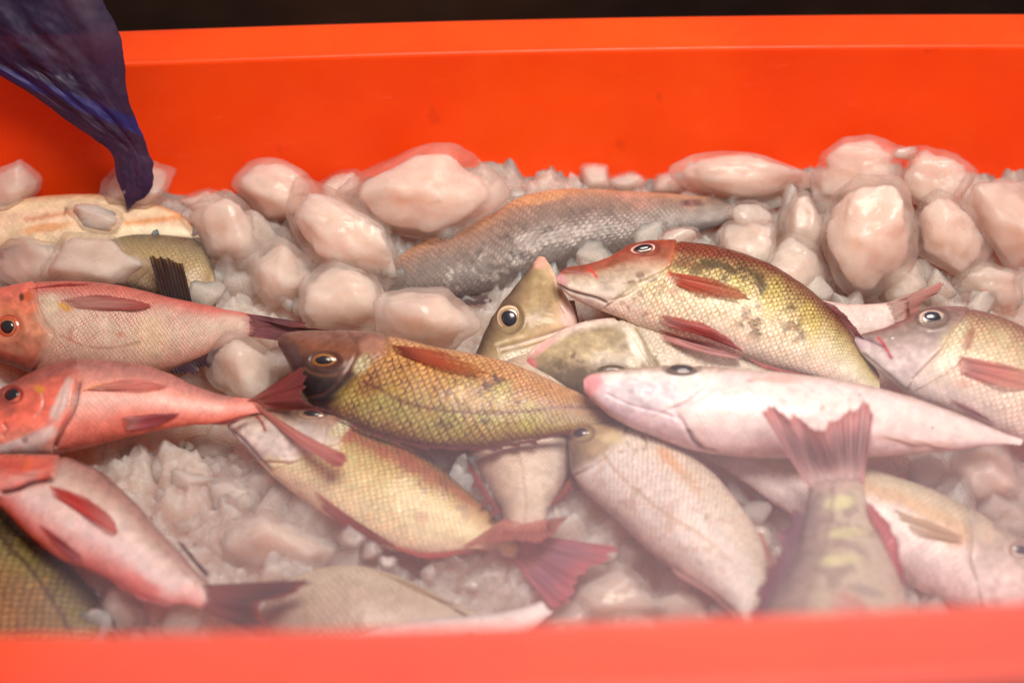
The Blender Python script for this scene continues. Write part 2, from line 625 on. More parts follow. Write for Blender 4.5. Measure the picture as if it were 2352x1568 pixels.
def build_tub():
    # (outset from the inner rim line, height): from the inside floor up over the lip and down the outside
    prof = [(-0.100, -0.42), (-0.085, -0.44), (-0.075, -0.435), (-0.066, -0.41)]
    prof = [(-0.075, -0.420), (-0.062, -0.400)]
    for t in np.linspace(0, 1, 16):
        prof.append((-0.060 + 0.058 * t, -0.38 + (RIM_Z - 0.005 + 0.38) * t))
    prof += [(-0.0022, RIM_Z - 0.0024), (-0.0020, RIM_Z - 0.0002), (-0.0008, RIM_Z + 0.0014), (0.0008, RIM_Z + 0.0018), (0.0025, RIM_Z + 0.0010), (0.0045, RIM_Z + 0.0012)]
    for t in np.linspace(0.1, 1, 7):
        prof.append((0.0045 + 0.033 * t, RIM_Z + 0.0012 + 0.0060 * t))
    for a in np.linspace(80, 0, 7):
        a = math.radians(a)
        prof.append((0.0375 + 0.008 * math.cos(a), RIM_Z - 0.0008 + 0.0080 * math.sin(a)))
    prof += [(0.0455, RIM_Z - 0.020), (0.0455, RIM_Z - 0.034), (0.0445, RIM_Z - 0.036), (0.0435, RIM_Z - 0.034),
             (0.0425, RIM_Z - 0.010), (0.008, RIM_Z - 0.014), (0.004, RIM_Z - 0.018)]
    for t in np.linspace(0, 1, 10):
        prof.append((0.003 - 0.056 * t, RIM_Z - 0.03 - (RIM_Z + 0.40) * t))
    prof += [(-0.06, -0.440)]
    n = 360
    V = []
    for (o, z) in prof:
        V.append(to_world(rrect(HX + o, HY + o, CORNER + o * 0.8, n), z))
    V = np.array(V)
    R = len(prof)
    i = np.arange(R - 1)[:, None]
    j = np.arange(n)[None, :]
    q = np.stack([i * n + j, i * n + (j + 1) % n, (i + 1) * n + (j + 1) % n, (i + 1) * n + j], -1).reshape(-1, 4)
    verts = V.reshape(-1, 3)
    # inner floor and underside
    c0 = len(verts)
    verts = np.vstack([verts, V[0].mean(0)[None], V[-1].mean(0)[None]])
    jj = np.arange(n)
    t1 = np.stack([np.full(n, c0), (jj + 1) % n, jj], 1)
    t2 = np.stack([np.full(n, c0 + 1), (R - 1) * n + jj, (R - 1) * n + (jj + 1) % n], 1)
    q = q[:, ::-1]
    me = mesh_np('tub', verts, q, np.vstack([t1[:, ::-1], t2[:, ::-1]]))
    o = link('plastic_tub', me, M_TUB)
    tag(o, 'bright orange plastic tub holding the ice and all the fish', 'tub')
    return o


build_tub()


def wall_y(x, z):
    """inner face of the far wall at height z"""
    o = -0.060 + 0.058 * np.clip((z + 0.38) / (RIM_Z + 0.375), 0, 1)
    return TUB_C[1] + (HY + o) + (x - TUB_C[0]) * math.tan(YAW) + BOW * (1 - ((x - TUB_C[0]) / HX) ** 2)


def inside(x, y, z):
    c, s = math.cos(-YAW), math.sin(-YAW)
    dx, dy = x - TUB_C[0], y - TUB_C[1]
    lx, ly = dx * c - dy * s, dx * s + dy * c
    o = -0.060 + 0.058 * np.clip((z + 0.38) / (RIM_Z + 0.375), 0, 1) + 0.001
    hx, hy, r = HX + o, HY + o + (BOW - 0.001) * (1 - np.clip(np.abs(lx) / HX, 0, 1) ** 2), CORNER + o * .8
    qx, qy = np.abs(lx) - (hx - r), np.abs(ly) - (hy - r)
    d = np.minimum(np.maximum(qx, qy), 0) + np.hypot(np.maximum(qx, 0), np.maximum(qy, 0)) - r
    return d


# ------------------------------------------------------------------ ice bed
def cell_lumps(x, y, size, seed, amp, tilt):
    """broken-ice relief: every cell is a tilted, rounded facet"""
    gx, gy = x / size, y / size
    ix, iy = np.floor(gx).astype(np.int64), np.floor(gy).astype(np.int64)
    best = np.full(x.shape, 9.0)
    sec = np.full(x.shape, 9.0)
    hb = np.zeros(x.shape)
    for dx in (-1, 0, 1):
        for dy in (-1, 0, 1):
            cx, cy = ix + dx, iy + dy
            z0 = np.zeros_like(cx)
            px = cx + 0.1 + 0.8 * hash3(cx, cy, z0, seed)
            py = cy + 0.1 + 0.8 * hash3(cx, cy, z0, seed + 1)
            d = np.hypot(gx - px, gy - py)
            h = amp * (hash3(cx, cy, z0, seed + 2) - 0.5) + tilt * size * ((gx - px) * (hash3(cx, cy, z0, seed + 3) - .5) + (gy - py) * (hash3(cx, cy, z0, seed + 4) - .5))
            nb = d < best
            sec = np.where(nb, best, np.minimum(sec, d))
            hb = np.where(nb, h, hb)
            best = np.where(nb, d, best)
    edge = np.clip((sec - best) / 0.30, 0, 1)
    return hb * smooth(0, 1, edge) - amp * 0.22 * (1 - smooth(0, 1, edge))


def build_bed():
    nx, ny = 620, 430
    xs = np.linspace(-0.56, 0.62, nx)
    ys = np.linspace(-0.42, 0.19, ny)
    X, Y = np.meshgrid(xs, ys)
    x, y = X.ravel(), Y.ravel()
    p = np.stack([x, y, 0 * x], 1)
    xw = x + 0.010 * (fbm(p * 40, 3) - 0.5) * 2
    yw = y + 0.010 * (fbm(p * 40, 9) - 0.5) * 2
    z = np.tan(SLOPE) * y
    z += cell_lumps(xw, yw, 0.052, 11, 0.018, 1.0) * 0.9
    z += cell_lumps(xw + .3, yw, 0.021, 21, 0.0055, 1.1) * 0.9
    z += (fbm(p * 16, 31) - 0.5) * 0.026 + 0.015 * smooth(-0.02, 0.10, y) + 0.006 * smooth(-0.05, -0.15, x) * smooth(0.02, -0.05, y)
    z += (fbm(p * 75, 51, 3) - 0.5) * 0.0065
    z += np.abs(fbm(p * 170, 41, 3) - 0.5) * 0.0042
    z += np.maximum(cell_lumps(xw * 1.0, yw, 0.0085, 71, 0.0050, 1.2), -0.002)
    z -= 0.004
    d = inside(x, y, z)
    keep = (d < 0.0).reshape(ny, nx)
    q = grid_quads(ny, nx)
    k = keep.ravel()
    ok = k[q].any(1)
    q = q[ok]
    used = np.unique(q)
    mp = np.full(nx * ny, -1)
    mp[used] = np.arange(len(used))
    me = mesh_np('crushed_ice', np.stack([x, y, z], 1)[used], mp[q])
    o = link('crushed_ice', me, M_SLUSH)
    tag(o, 'wet crushed ice filling the orange tub under the fish', 'crushed ice', kind='stuff')


build_bed()


# ------------------------------------------------------------------ ice chunks
def ico_sphere(sub):
    import bmesh
    bm = bmesh.new()
    bmesh.ops.create_icosphere(bm, subdivisions=sub, radius=1.0)
    v = np.array([x.co[:] for x in bm.verts])
    f = np.array([[w.index for w in x.verts] for x in bm.faces])
    bm.free()
    return v, f


ICO5 = ico_sphere(5)
ICO4 = ico_sphere(4)


def rock(seed, sub=5, facets=8, sharp=34.0, lump=0.14, lo=0.45):
    """unit block of half-melted ice: a rounded block with a few faces broken off, edges melted round"""
    v, f = ICO5 if sub == 5 else ICO4
    g = np.random.default_rng(seed)
    Q, _ = np.linalg.qr(g.normal(size=(3, 3)))
    w = v @ Q
    p = g.uniform(2.4, 5.0)
    r0 = (np.sum(np.abs(w) ** p, 1)) ** (-1.0 / p)
    nrm = g.normal(size=(facets, 3))
    nrm /= np.linalg.norm(nrm, axis=1)[:, None]
    dd = g.uniform(lo, 1.0, facets)
    dots = v @ nrm.T
    r_f = np.where(dots > 0.05, dd / np.maximum(dots, 0.05), 20)
    r_all = np.concatenate([r_f, r0[:, None]], 1)
    r = (np.sum(r_all ** -sharp, 1)) ** (-1.0 / sharp)
    r *= 1 + lump * (fbm(v * 1.5 + seed * 3.1, seed, 2) - 0.5) * 2 + 0.05 * (fbm(v * 3.2 + seed, seed + 5, 4) - 0.5) * 2
    P = v * r[:, None]
    P -= (P.max(0) + P.min(0)) / 2
    P /= (P.max(0) - P.min(0)) / 2
    return P, f


CHUNKS = []


def chunk(px, py, w, h, ang=0.0, lift=0.0, seed=None, label=None, group=None, depth=0.95, facets=7, lump=0.08, sharp=16, margin=None, name='ice_chunk', lo=0.62):
    """a lump of ice about w x h tracing units across, standing on the heap"""
    seed = seed if seed is not None else int(px * 7 + py * 13) % 100000
    c = pile_point(px, py, lift)
    z = (c - CAM) @ FWD
    a, b = w / 2 * z / KPX, h / 2 * z / KPX
    dp = depth * min(a, b) if depth < 3 else depth
    lim = wall_y(c[0], c[2]) - max(dp, a * 0.15) * 0.75 - 0.004
    if c[1] > lim:
        d = ray(px, py)
        t = (lim - CAM[1]) / d[1]
        c = CAM + d * t
        z = (c - CAM) @ FWD
        a, b = w / 2 * z / KPX, h / 2 * z / KPX
    P, f = rock(seed, 5 if w > 110 else 4, facets, sharp, lump, lo)
    an = math.radians(ang)
    ex = RIGHT * math.cos(an) + UP * math.sin(an)
    ey = -RIGHT * math.sin(an) + UP * math.cos(an)
    M = P[:, :1] * a * ex + P[:, 1:2] * b * ey + P[:, 2:3] * dp * (-FWD)
    me = mesh_np('ice_chunk', M, None, f)
    o = link(name, me, M_SHELL, loc=Vector(c))
    inner = M * (0.78 + 0.40 * (fbm(P * 1.7 + seed, seed + 9, 3) - 0.5))[:, None]
    link('cloudy_core', mesh_np('cloudy_core', inner, None, f), M_CORE, o)
    tag(o, label, 'ice', group)
    CHUNKS.append((px, py, w, h))
    return o



# ------------------------------------------------------------------ fish
def poly_dist(px, py, line):
    line = np.asarray(line, float)
    best = np.full(px.shape, 1e9)
    sgn = np.zeros(px.shape)
    for (x0, y0), (x1, y1) in zip(line[:-1], line[1:]):
        dx, dy = x1 - x0, y1 - y0
        L = max(dx * dx + dy * dy, 1e-9)
        t = np.clip(((px - x0) * dx + (py - y0) * dy) / L, 0, 1)
        d = np.hypot(px - x0 - t * dx, py - y0 - t * dy)
        cr = (dx * (py - y0) - dy * (px - x0))
        m = d < best
        sgn = np.where(m, np.sign(cr), sgn)
        best = np.where(m, d, best)
    return best, sgn


NS, MF, MB = 300, 104, 30
FISH_N = [0]


def fish(label, pairs, h, bands, sl=28.0, side=0.0, k=0.55, head=None, headline=None, edge=(90, 60, 50), edge_band=None,
         scale=17.0, sc=0.8, feats=(), fins=(), eyes=(), gloss=0.0, group=None, cat='fish', anchor=None, headsc=0.0, kend=0.62, name='fish', shear=0.3, scvar=0.45):
    FISH_N[0] += 1
    sid = FISH_N[0]
    pr = np.array(pairs, float)
    A = catmull(pr[:, :2], 400)
    # resample both edges by the pair index so that the stations stay matched
    tt = np.linspace(0, len(pr) - 1, NS)

    def by_index(P):
        out = np.empty((NS, 2))
        i = np.clip(np.floor(tt).astype(int), 0, len(P) - 2)
        s = (tt - i)[:, None]
        p1, p2 = P[i], P[i + 1]
        p0 = P[np.maximum(i - 1, 0)]
        p3 = P[np.minimum(i + 2, len(P) - 1)]
        return 0.5 * ((2 * p1) + (-p0 + p2) * s + (2 * p0 - 5 * p1 + 4 * p2 - p3) * s ** 2 + (-p0 + 3 * p1 - 3 * p2 + p3) * s ** 3)
    EA, EB = by_index(pr[:, :2]), by_index(pr[:, 2:])
    a = math.radians(sl)
    s_ = math.radians(side)
    n = np.array([math.sin(s_) * math.cos(a), -math.sin(a) * math.cos(s_), math.cos(a) * math.cos(s_)])
    n /= np.linalg.norm(n)
    cpx = anchor or pr.reshape(-1, 2).mean(0)
    p0 = pile_point(cpx[0], cpx[1]) + PILE_N * h
    PA = on_plane(EA[:, 0], EA[:, 1], p0, n)
    PB = on_plane(EB[:, 0], EB[:, 1], p0, n)
    M = (PA + PB) / 2
    D = (PA - PB) / 2
    Dl = np.linalg.norm(D, axis=1)
    u = np.concatenate([[0], np.cumsum(np.linalg.norm(np.diff(M, axis=0), axis=1))])
    un = u / u[-1]
    # thickness: blunt head, deep shoulders, slim tail stalk
    T = k * Dl * (1 - (1 - kend) * smooth(0.45, 1.0, un))
    for _ in range(6):
        T = np.convolve(np.pad(T, 4, mode='edge'), np.ones(9) / 9, 'valid')
    T = np.minimum(T, k * 1.35 * Dl) * (1 - 0.72 * smooth(0.90, 1.0, un))
    th = np.concatenate([np.linspace(-math.pi / 2, 0, MB // 2, endpoint=False), np.linspace(0, math.pi, MF, endpoint=False), np.linspace(math.pi, 1.5 * math.pi, MB // 2 + 1)])
    m = len(th)
    ct, st = np.cos(th), np.sin(th)
    stt = np.sign(st) * np.abs(st) ** 0.92
    P = M[:, None, :] + D[:, None, :] * ct[None, :, None] + n * (T[:, None] * stt[None, :])[:, :, None]
    # round off both ends
    nrm = (D / np.maximum(Dl, 1e-5)[:, None])[:, None, :] * (ct / 1.0)[None, :, None] / np.maximum(Dl, 1e-4)[:, None, None] + n * (st[None, :] / np.maximum(T, 1e-4)[:, None])[:, :, None]
    nrm /= np.linalg.norm(nrm, axis=2)[:, :, None]
    px, py, zz = project(P.reshape(-1, 3))
    U = np.repeat(un, m)
    d = np.tile(ct, NS)
    face = smooth(-0.08, 0.12, np.tile(st, NS))
    ppm = KPX / zz                                   # tracing units per metre here
    loc = P.reshape(-1, 3) - M[NS // 2]
    nz_low = fbm(loc * 28 + sid * 5, sid, 3)
    nz_mid = fbm(loc * 90 + sid * 5, sid + 20, 3)
    nz_hi = fbm(loc * 320 + sid * 5, sid + 40, 2)
    wob = (nz_low - 0.5) * 0.35 + (nz_mid - 0.5) * 0.18

    def banded(bb, dd):
        bb = sorted(bb, key=lambda t: t[0])
        xs = [t[0] for t in bb]
        cs = np.array([C(*t[1]) for t in bb])
        return np.stack([np.interp(dd, xs, cs[:, i]) for i in range(3)], 1)
    col = banded(bands, d + wob)
    ecol = banded(edge_band, d + wob) if edge_band else np.tile(C(*edge), (len(d), 1))
    scl = np.full(len(d), sc)
    disp = np.zeros(len(d))
    if headline is not None:
        dist, sg = poly_dist(px, py, headline)
        # which side of the line the snout lies on
        sx, sy = (EA[0] + EB[0]) / 2
        _, s0 = poly_dist(np.array([sx]), np.array([sy]), headline)
        sd = dist * sg * s0[0]
        hm = smooth(-20, 20, sd + (nz_hi - 0.5) * 16 + (nz_mid - 0.5) * 44) * np.where(U < 0.62, 1, 0)
        back = banded(head or bands, d + wob) * (1 + 0.40 * (nz_mid - 0.5) + 0.35 * (nz_hi - 0.5))[:, None]
        col = col * (1 - hm[:, None]) + back * hm[:, None]
        scl = scl * (1 - hm) + headsc * hm
        # gill cover stands proud of the flank behind it
        disp += face * 0.0012 * smooth(-3, 3, sd) * np.exp(-np.maximum(sd, 0) / 45)
        g = np.exp(-((sd + 2) / 3.5) ** 2) * face
        disp -= 0.0010 * g
    scl = scl * np.clip(1 - scvar + 2 * scvar * nz_low, 0, 1.15) * (1 - scvar * 1.2 * (1 - smooth(0.30, 0.50, nz_mid * 0.55 + nz_low * 0.45)))
    col *= (1 + 0.34 * (nz_mid - 0.5) + 0.26 * (nz_low - 0.5) + 0.20 * (nz_hi - 0.5))[:, None]
    for ft in sorted(feats, key=lambda t: t[0] in ('line', 'crease')):
        kind = ft[0]
        if kind == 'crease':
            _, line, w, dep, c, amt = ft
            dist, sg = poly_dist(px, py, catmull(line, 40))
            g = np.exp(-(dist / w) ** 2) * face
            disp -= g * dep * 1e-3
            if c is not None:
                gg = np.exp(-(dist / (w * 0.8)) ** 2) * face * amt
                col = col * (1 - gg[:, None]) + C(*c) * gg[:, None]
            scl *= 1 - 0.7 * g
        elif kind == 'flap':                       # a plate edge: raised on one side of the line only
            _, line, w, hgt, side_ = ft
            dist, sg = poly_dist(px, py, catmull(line, 40))
            sd = dist * sg * side_
            disp += face * hgt * 1e-3 * smooth(-2.5, 2.5, sd) * np.exp(-np.maximum(sd, 0) / w) * np.exp(-np.maximum(-sd, 0) / 5)
        elif kind == 'line':
            _, line, w, c, amt = ft
            dist, sg = poly_dist(px, py, catmull(line, 50))
            g = np.exp(-((dist + (nz_hi - .5) * w) / w) ** 2) * face * amt
            col = col * (1 - g[:, None]) + C(*c) * g[:, None]
        elif kind in ('patch', 'smoothpatch', 'scalepatch'):
            _, x, y, rx, ry, ang, c, amt = ft
            an = math.radians(ang)
            ax = ((px - x) * math.cos(an) + (py - y) * math.sin(an)) / rx
            ay = (-(px - x) * math.sin(an) + (py - y) * math.cos(an)) / ry
            r = np.hypot(ax, ay) + (nz_mid - 0.5) * 0.7 + (nz_hi - 0.5) * 0.25
            g = (1 - smooth(0.45, 1.15, r)) * face * amt
            col = col * (1 - g[:, None]) + C(*c) * g[:, None]
            if kind == 'smoothpatch':
                scl *= 1 - g
            if kind == 'scalepatch':
                scl = scl * (1 - g) + 0.9 * g
        elif kind == 'blotch':
            _, x, y, rx, ry, ang, c, amt, fr, thr = ft
            an = math.radians(ang)
            ax = ((px - x) * math.cos(an) + (py - y) * math.sin(an)) / rx
            ay = (-(px - x) * math.sin(an) + (py - y) * math.cos(an)) / ry
            env = 1 - smooth(0.5, 1.1, np.hypot(ax, ay))
            q = fbm(loc * fr + 31.7 + sid, sid + 77, 3)
            g = env * smooth(thr, thr + 0.10, q + 0.18 * (env - 1)) * face * amt
            col = col * (1 - g[:, None]) + C(*c) * g[:, None]
        elif kind == 'bump':
            _, x, y, rx, ry, hgt = ft
            r2 = ((px - x) / rx) ** 2 + ((py - y) / ry) ** 2
            disp += face * hgt * 1e-3 * np.exp(-r2)
    for e in eyes:
        ex, ey, rx, ry = e['c'][0], e['c'][1], e['r'][0], e['r'][1]
        r = np.hypot((px - ex) / rx, (py - ey) / ry)
        g = np.exp(-((r - 1.12) / 0.16) ** 2) * face
        cc = C(*e.get('rim', (70, 45, 40)))
        col = col * (1 - 0.75 * g[:, None]) + cc * 0.75 * g[:, None]
        disp += face * (0.0006 * np.exp(-((r - 1.3) / 0.22) ** 2) - 0.0015 * (1 - smooth(0.7, 1.1, r)))
        scl *= smooth(1.2, 1.6, r) if True else 1
    disp += (nz_mid - 0.5) * 0.0009 + (nz_low - 0.5) * 0.0022
    Pw = P.reshape(-1, 3) + nrm.reshape(-1, 3) * (disp * np.clip(np.repeat(T, m) / 0.006, 0.1, 1))[:, None]
    # texture space: whole scales along (x) and around (y) the body
    imax = int(np.argmax(Dl))
    ssz = scale / float(ppm.reshape(NS, m)[imax].mean())
    du = np.diff(u, prepend=0) / (ssz * np.clip(Dl / Dl[imax], 0.35, 1) ** 0.8)
    uu = np.cumsum(du)
    arc = np.sqrt((Dl[imax] * st) ** 2 + (T[imax] * ct) ** 2)
    vv = np.concatenate([[0], np.cumsum(0.5 * (arc[1:] + arc[:-1]) * np.diff(th))]) / ssz
    uv = np.stack([np.repeat(uu, m) + shear * np.tile(vv, NS), np.tile(vv, NS)], 1)
    org = M[NS // 2] - n * T.max()
    V = np.vstack([Pw, M[0] - (M[1] - M[0]) * 1.5, M[-1] + (M[-1] - M[-2]) * 1.0])
    uv = np.vstack([uv, uv[:1], uv[-1:]])
    colA = np.concatenate([np.clip(col, 0.003, 0.88), scl[:, None]], 1)
    ecA = np.concatenate([ecol, np.full((len(d), 1), gloss)], 1)
    colA = np.vstack([colA, colA[m // 2:m // 2 + 1], colA[-m // 2:-m // 2 + 1]])
    ecA = np.vstack([ecA, ecA[:1], ecA[-1:]])
    q = grid_quads(NS, m)
    c0, c1 = NS * m, NS * m + 1
    j = np.arange(m - 1)
    tr = np.vstack([np.stack([np.full(m - 1, c0), j + 1, j], 1), np.stack([np.full(m - 1, c1), (NS - 1) * m + j, (NS - 1) * m + j + 1], 1)])
    # orientation: make the near side face outwards
    va, vb, vc = V[q[len(q) // 2, 0]], V[q[len(q) // 2, 1]], V[q[len(q) // 2, 3]]
    mid = NS // 2 * (m - 1) + MB // 2 + MF // 2
    qa = q[mid]
    nn = np.cross(V[qa[1]] - V[qa[0]], V[qa[3]] - V[qa[0]])
    if nn @ n < 0:
        q = q[:, ::-1]
        tr = tr[:, ::-1]
    root = bpy.data.objects.new(name, None)
    COL.objects.link(root)
    root.empty_display_size = 0.02
    root.location = Vector(org)
    tag(root, label, cat, group)
    me = mesh_np('body', V - org, q, tr, uv, {'col': colA, 'edge': ecA})
    body = link('body', me, M_FISH, root)
    tree = BVHTree.FromPolygons([tuple(x) for x in V], [tuple(int(i) for i in x) for x in q[:, :]], epsilon=0.0)

    def hit(x, y):
        dd = ray(x, y)
        L = np.linalg.norm(dd)
        r = tree.ray_cast(Vector(CAM), Vector(dd / L))
        if r[0] is None:
            return None, None
        return np.array(r[0]), np.array(r[1])
    for fi in fins:
        make_fin(fi, hit, p0, n, org, root)
    for e in eyes:
        make_eye(e, hit, p0, n, org, root)
    return root


def make_fin(fi, hit, p0, n, org, root):
    nr = int(fi.get('rays', 14) * 1.4)
    W, Hh = max(nr * 6, 40), 26
    B, T = catmull(fi['B'], W), catmull(fi['T'], W)
    g = np.random.default_rng(int(B[0, 0] * 3 + B[0, 1]))
    rag = fi.get('rag', 0.05) * 1.6
    s = np.linspace(0, 1, W)
    rx = s * nr
    ragv = rag * (np.interp(rx, np.arange(nr + 2), g.uniform(-1, 1, nr + 2)) - 0.6 * np.abs(((rx + 0.5) % 1) - 0.5) * 2)
    bow = fi.get('bow', 0.0)
    v = np.linspace(0, 1, Hh)
    G = np.empty((W, Hh, 2))
    vec = T - B
    ln = np.linalg.norm(vec, axis=1)[:, None]
    perp = np.stack([-vec[:, 1], vec[:, 0]], 1) / np.maximum(ln, 1e-6)
    for j, t in enumerate(v):
        tt = t * (1 + ragv * t ** 3)
        G[:, j] = B + vec * tt[:, None] + perp * (bow * math.sin(math.pi * t)) * ln
    mode = fi.get('mode', 'surface')
    if fi['name'] == 'caudal_fin' and 'surf' not in fi:
        mode = 'surface'
        pull = (B - T) / np.maximum(ln, 1e-6)
        B2 = B + pull * np.minimum(0.12 * ln, 15)
        G = G + (B2 - B)[:, None, :] * (1 - v)[None, :, None]
    off = fi.get('off', 0.0010)
    lift = fi.get('lift', 0.004) * (0.45 if fi['name'] in ('pectoral_fin', 'pelvic_fin') else 1.0)
    flat = G.reshape(-1, 2)
    pl = on_plane(flat[:, 0], flat[:, 1], p0, n)
    zpl = (pl - CAM) @ FWD
    if mode == 'surface':
        z = np.full(len(flat), np.nan)
        for i in range(len(flat)):
            h_, _ = hit(flat[i, 0], flat[i, 1])
            if h_ is not None:
                z[i] = (h_ - CAM) @ FWD
        miss = np.isnan(z)
        vf = np.tile(v, W)
        z = np.where(miss, zpl - (fi['edge_off'] if 'edge_off' in fi else 0.001 + fi.get('off', 0.002) * smooth(0.05, 0.8, vf)), z).reshape(W, Hh)
        if fi['name'] == 'caudal_fin':
            off = 0.0008
        z0 = z.copy()
        for _ in range(10):
            zp = np.pad(z, 1, mode='edge')
            z = (zp[:-2, 1:-1] + zp[2:, 1:-1] + zp[1:-1, :-2] + zp[1:-1, 2:] + 2 * z) / 6
        z = np.minimum(z, z0 + 0.0005)
        z = z - off - lift * v[None, :] ** 1.3
    else:
        z = zpl.reshape(W, Hh) - off - lift * v[None, :]
    wave = fi.get('wave', 0.0015)
    z = z + wave * np.sin(s * nr * 0.9 + 1.3)[:, None] * v[None, :] + wave * 0.8 * np.sin(s * 5 + 0.7)[:, None] * v[None, :] ** 2
    dirs = ray(flat[:, 0], flat[:, 1])
    P = CAM + dirs * z.reshape(-1)[:, None]
    uv = np.stack([np.repeat(rx, Hh), np.tile(v, W)], 1)
    cr, cm, ctip = (np.minimum(np.array(C(*fi[k])) * 1.25, 0.8) for k in ('root', 'mid', 'tip'))
    ndr = fbm(np.stack([uv[:, 0] * 1.3, uv[:, 1] * 4, 0 * uv[:, 0]], 1), 5, 3)
    vv = np.clip(uv[:, 1] + (ndr - 0.5) * 0.35, 0, 1)[:, None]
    tm = fi.get('at', 0.55)
    col = np.where(vv < tm, cr + (cm - cr) * smooth(0, tm, vv), cm + (ctip - cm) * smooth(tm, 1, vv))
    # outer rays are stronger coloured than the web between them
    ed = fi.get('sides')
    if ed is not None:
        e = np.exp(-np.minimum(s, 1 - s) * nr / 1.2)
        e = np.repeat(e, Hh)[:, None] * 0.9
        col = col * (1 - e) + np.array(C(*ed)) * e
    al = fi.get('alpha', {'pectoral_fin': 0.42, 'pelvic_fin': 0.6}.get(fi['name'], 0.92))
    alpha = (1 - (1 - al) * smooth(0.15, 0.8, uv[:, 1])) * smooth(0.0, 0.14 if fi['name'] == 'caudal_fin' else 0.24, uv[:, 1] + (ndr - 0.5) * 0.16)
    if mode == 'surface' and fi['name'] != 'caudal_fin':
        sE = np.repeat(np.minimum(s, 1 - s), Hh)
        alpha = alpha * smooth(-0.02, 0.10, sE + (ndr - 0.5) * 0.06)
    colA = np.concatenate([np.clip(col, 0.003, 0.86), alpha[:, None]], 1)
    rc = np.tile(C(*fi.get('ray', fi['root'])), (len(col), 1))
    ecA = np.concatenate([rc, np.full((len(col), 1), min(1.0, fi.get('rayamt', 0.45) * 1.5))], 1)
    q = grid_quads(W, Hh)
    nn = np.cross(P[q[len(q) // 2, 1]] - P[q[len(q) // 2, 0]], P[q[len(q) // 2, 3]] - P[q[len(q) // 2, 0]])
    if nn @ (-FWD) < 0:
        q = q[:, ::-1]
    me = mesh_np(fi['name'], P - org, q, None, uv, {'col': colA, 'edge': ecA})
    o = link(fi['name'], me, M_FIN, root)
    md = o.modifiers.new('thickness', 'SOLIDIFY')
    md.thickness = 0.0004
    md.offset = -1
    return o


def make_eye(e, hit, p0, n, org, root):
    (ex, ey), (rx, ry) = e['c'], e['r']
    h, nr = hit(ex, ey)
    if h is None:
        h, nr = on_plane(np.array(ex), np.array(ey), p0, n), n
    nrm = nr * e.get('follow', 0.5) + (-FWD) * (1 - e.get('follow', 0.5))
    nrm /= np.linalg.norm(nrm)
    an = math.radians(e.get('ang', 0))
    dep = e.get('dome', 0.40) * 0.75
    nt, nr_ = 64, 26
    t = np.linspace(0, 2 * math.pi, nt, endpoint=False)
    z = (h - CAM) @ FWD
    rm = math.sqrt(rx * ry) / KPX * z
    h2 = h + nrm * e.get('out', 0.0)

    def dome(scale, bulge, base, ncol, shift=(0, 0)):
        rr = np.linspace(0, 1, nr_)
        RR, TT = np.meshgrid(rr, t, indexing='ij')
        x = RR * np.cos(TT) * rx * scale + shift[0]
        y = RR * np.sin(TT) * ry * scale + shift[1]
        X = ex + x * math.cos(an) - y * math.sin(an)
        Y = ey + x * math.sin(an) + y * math.cos(an)
        Pp = on_plane(X.ravel(), Y.ravel(), h2, nrm)
        up = base + bulge * np.sqrt(np.clip(1 - RR.ravel() ** 2, 0, 1)) - 0.25 * bulge * RR.ravel() ** 6
        return Pp + nrm * (up * rm)[:, None], RR.ravel(), TT.ravel()

    def build(nm, Pp, colr, mat, parent):
        i = np.arange(nr_ - 1)[:, None]
        j = np.arange(nt)[None, :]
        q = np.stack([i * nt + j, (i + 1) * nt + j, (i + 1) * nt + (j + 1) % nt, i * nt + (j + 1) % nt], -1).reshape(-1, 4)
        a_, b_, c_ = Pp[q[nt * 5, 0]], Pp[q[nt * 5, 1]], Pp[q[nt * 5, 3]]
        if np.cross(b_ - a_, c_ - a_) @ nrm < 0:
            q = q[:, ::-1]
        me = mesh_np(nm, Pp - org, q, None, None, {'col': np.concatenate([colr, np.ones((len(colr), 1))], 1)})
        return link(nm, me, mat, parent)
    P1, R1, T1 = dome(1.0, dep, -0.05, None)
    stops = e.get('iris', [(0.0, (20, 16, 18)), (0.50, (25, 18, 18)), (0.58, (205, 150, 105)), (0.72, (190, 130, 90)), (0.86, (120, 75, 55)), (1.0, (60, 38, 34))])
    xs = [a_ for a_, _ in stops]
    cs = np.array([C(*c) for _, c in stops])
    wob = R1 + 0.05 * np.sin(T1 * 3 + ex) * R1
    colr = np.stack([np.interp(wob, xs, cs[:, i]) for i in range(3)], 1)
    eye = build('eye', P1, colr, M_EYE, root)
    ps = e.get('pupil', 0.52)
    P2, R2, T2 = dome(ps, dep * 0.62, dep * math.sqrt(1 - ps ** 2) - dep * 0.30, None, e.get('pshift', (0, 0)))
    cp = np.tile(C(*e.get('pcol', (26, 24, 30))), (len(P2), 1))
    build('pupil', P2, cp, M_PUPIL, eye)

# ------------------------------------------------------------------ the catch
RED = dict(root=(150, 60, 50), mid=(195, 75, 62), tip=(205, 100, 80), ray=(120, 45, 45))
GOLD_EYE = [(0, (20, 16, 18)), (0.60, (25, 18, 18)), (0.66, (150, 105, 75)), (0.74, (96, 66, 50)), (0.84, (140, 104, 78)), (0.92, (90, 64, 50)), (1, (70, 50, 42))]
PALE_EYE = [(0, (20, 16, 18)), (0.56, (30, 24, 26)), (0.62, (225, 190, 165)), (0.72, (150, 115, 100)), (0.84, (225, 185, 165)), (0.95, (190, 150, 135)), (1, (110, 85, 78))]
RED_EYE = [(0, (20, 16, 18)), (0.52, (25, 16, 16)), (0.58, (220, 130, 80)), (0.66, (150, 40, 30)), (0.78, (205, 95, 60)), (0.9, (180, 70, 45)), (1, (120, 45, 35))]

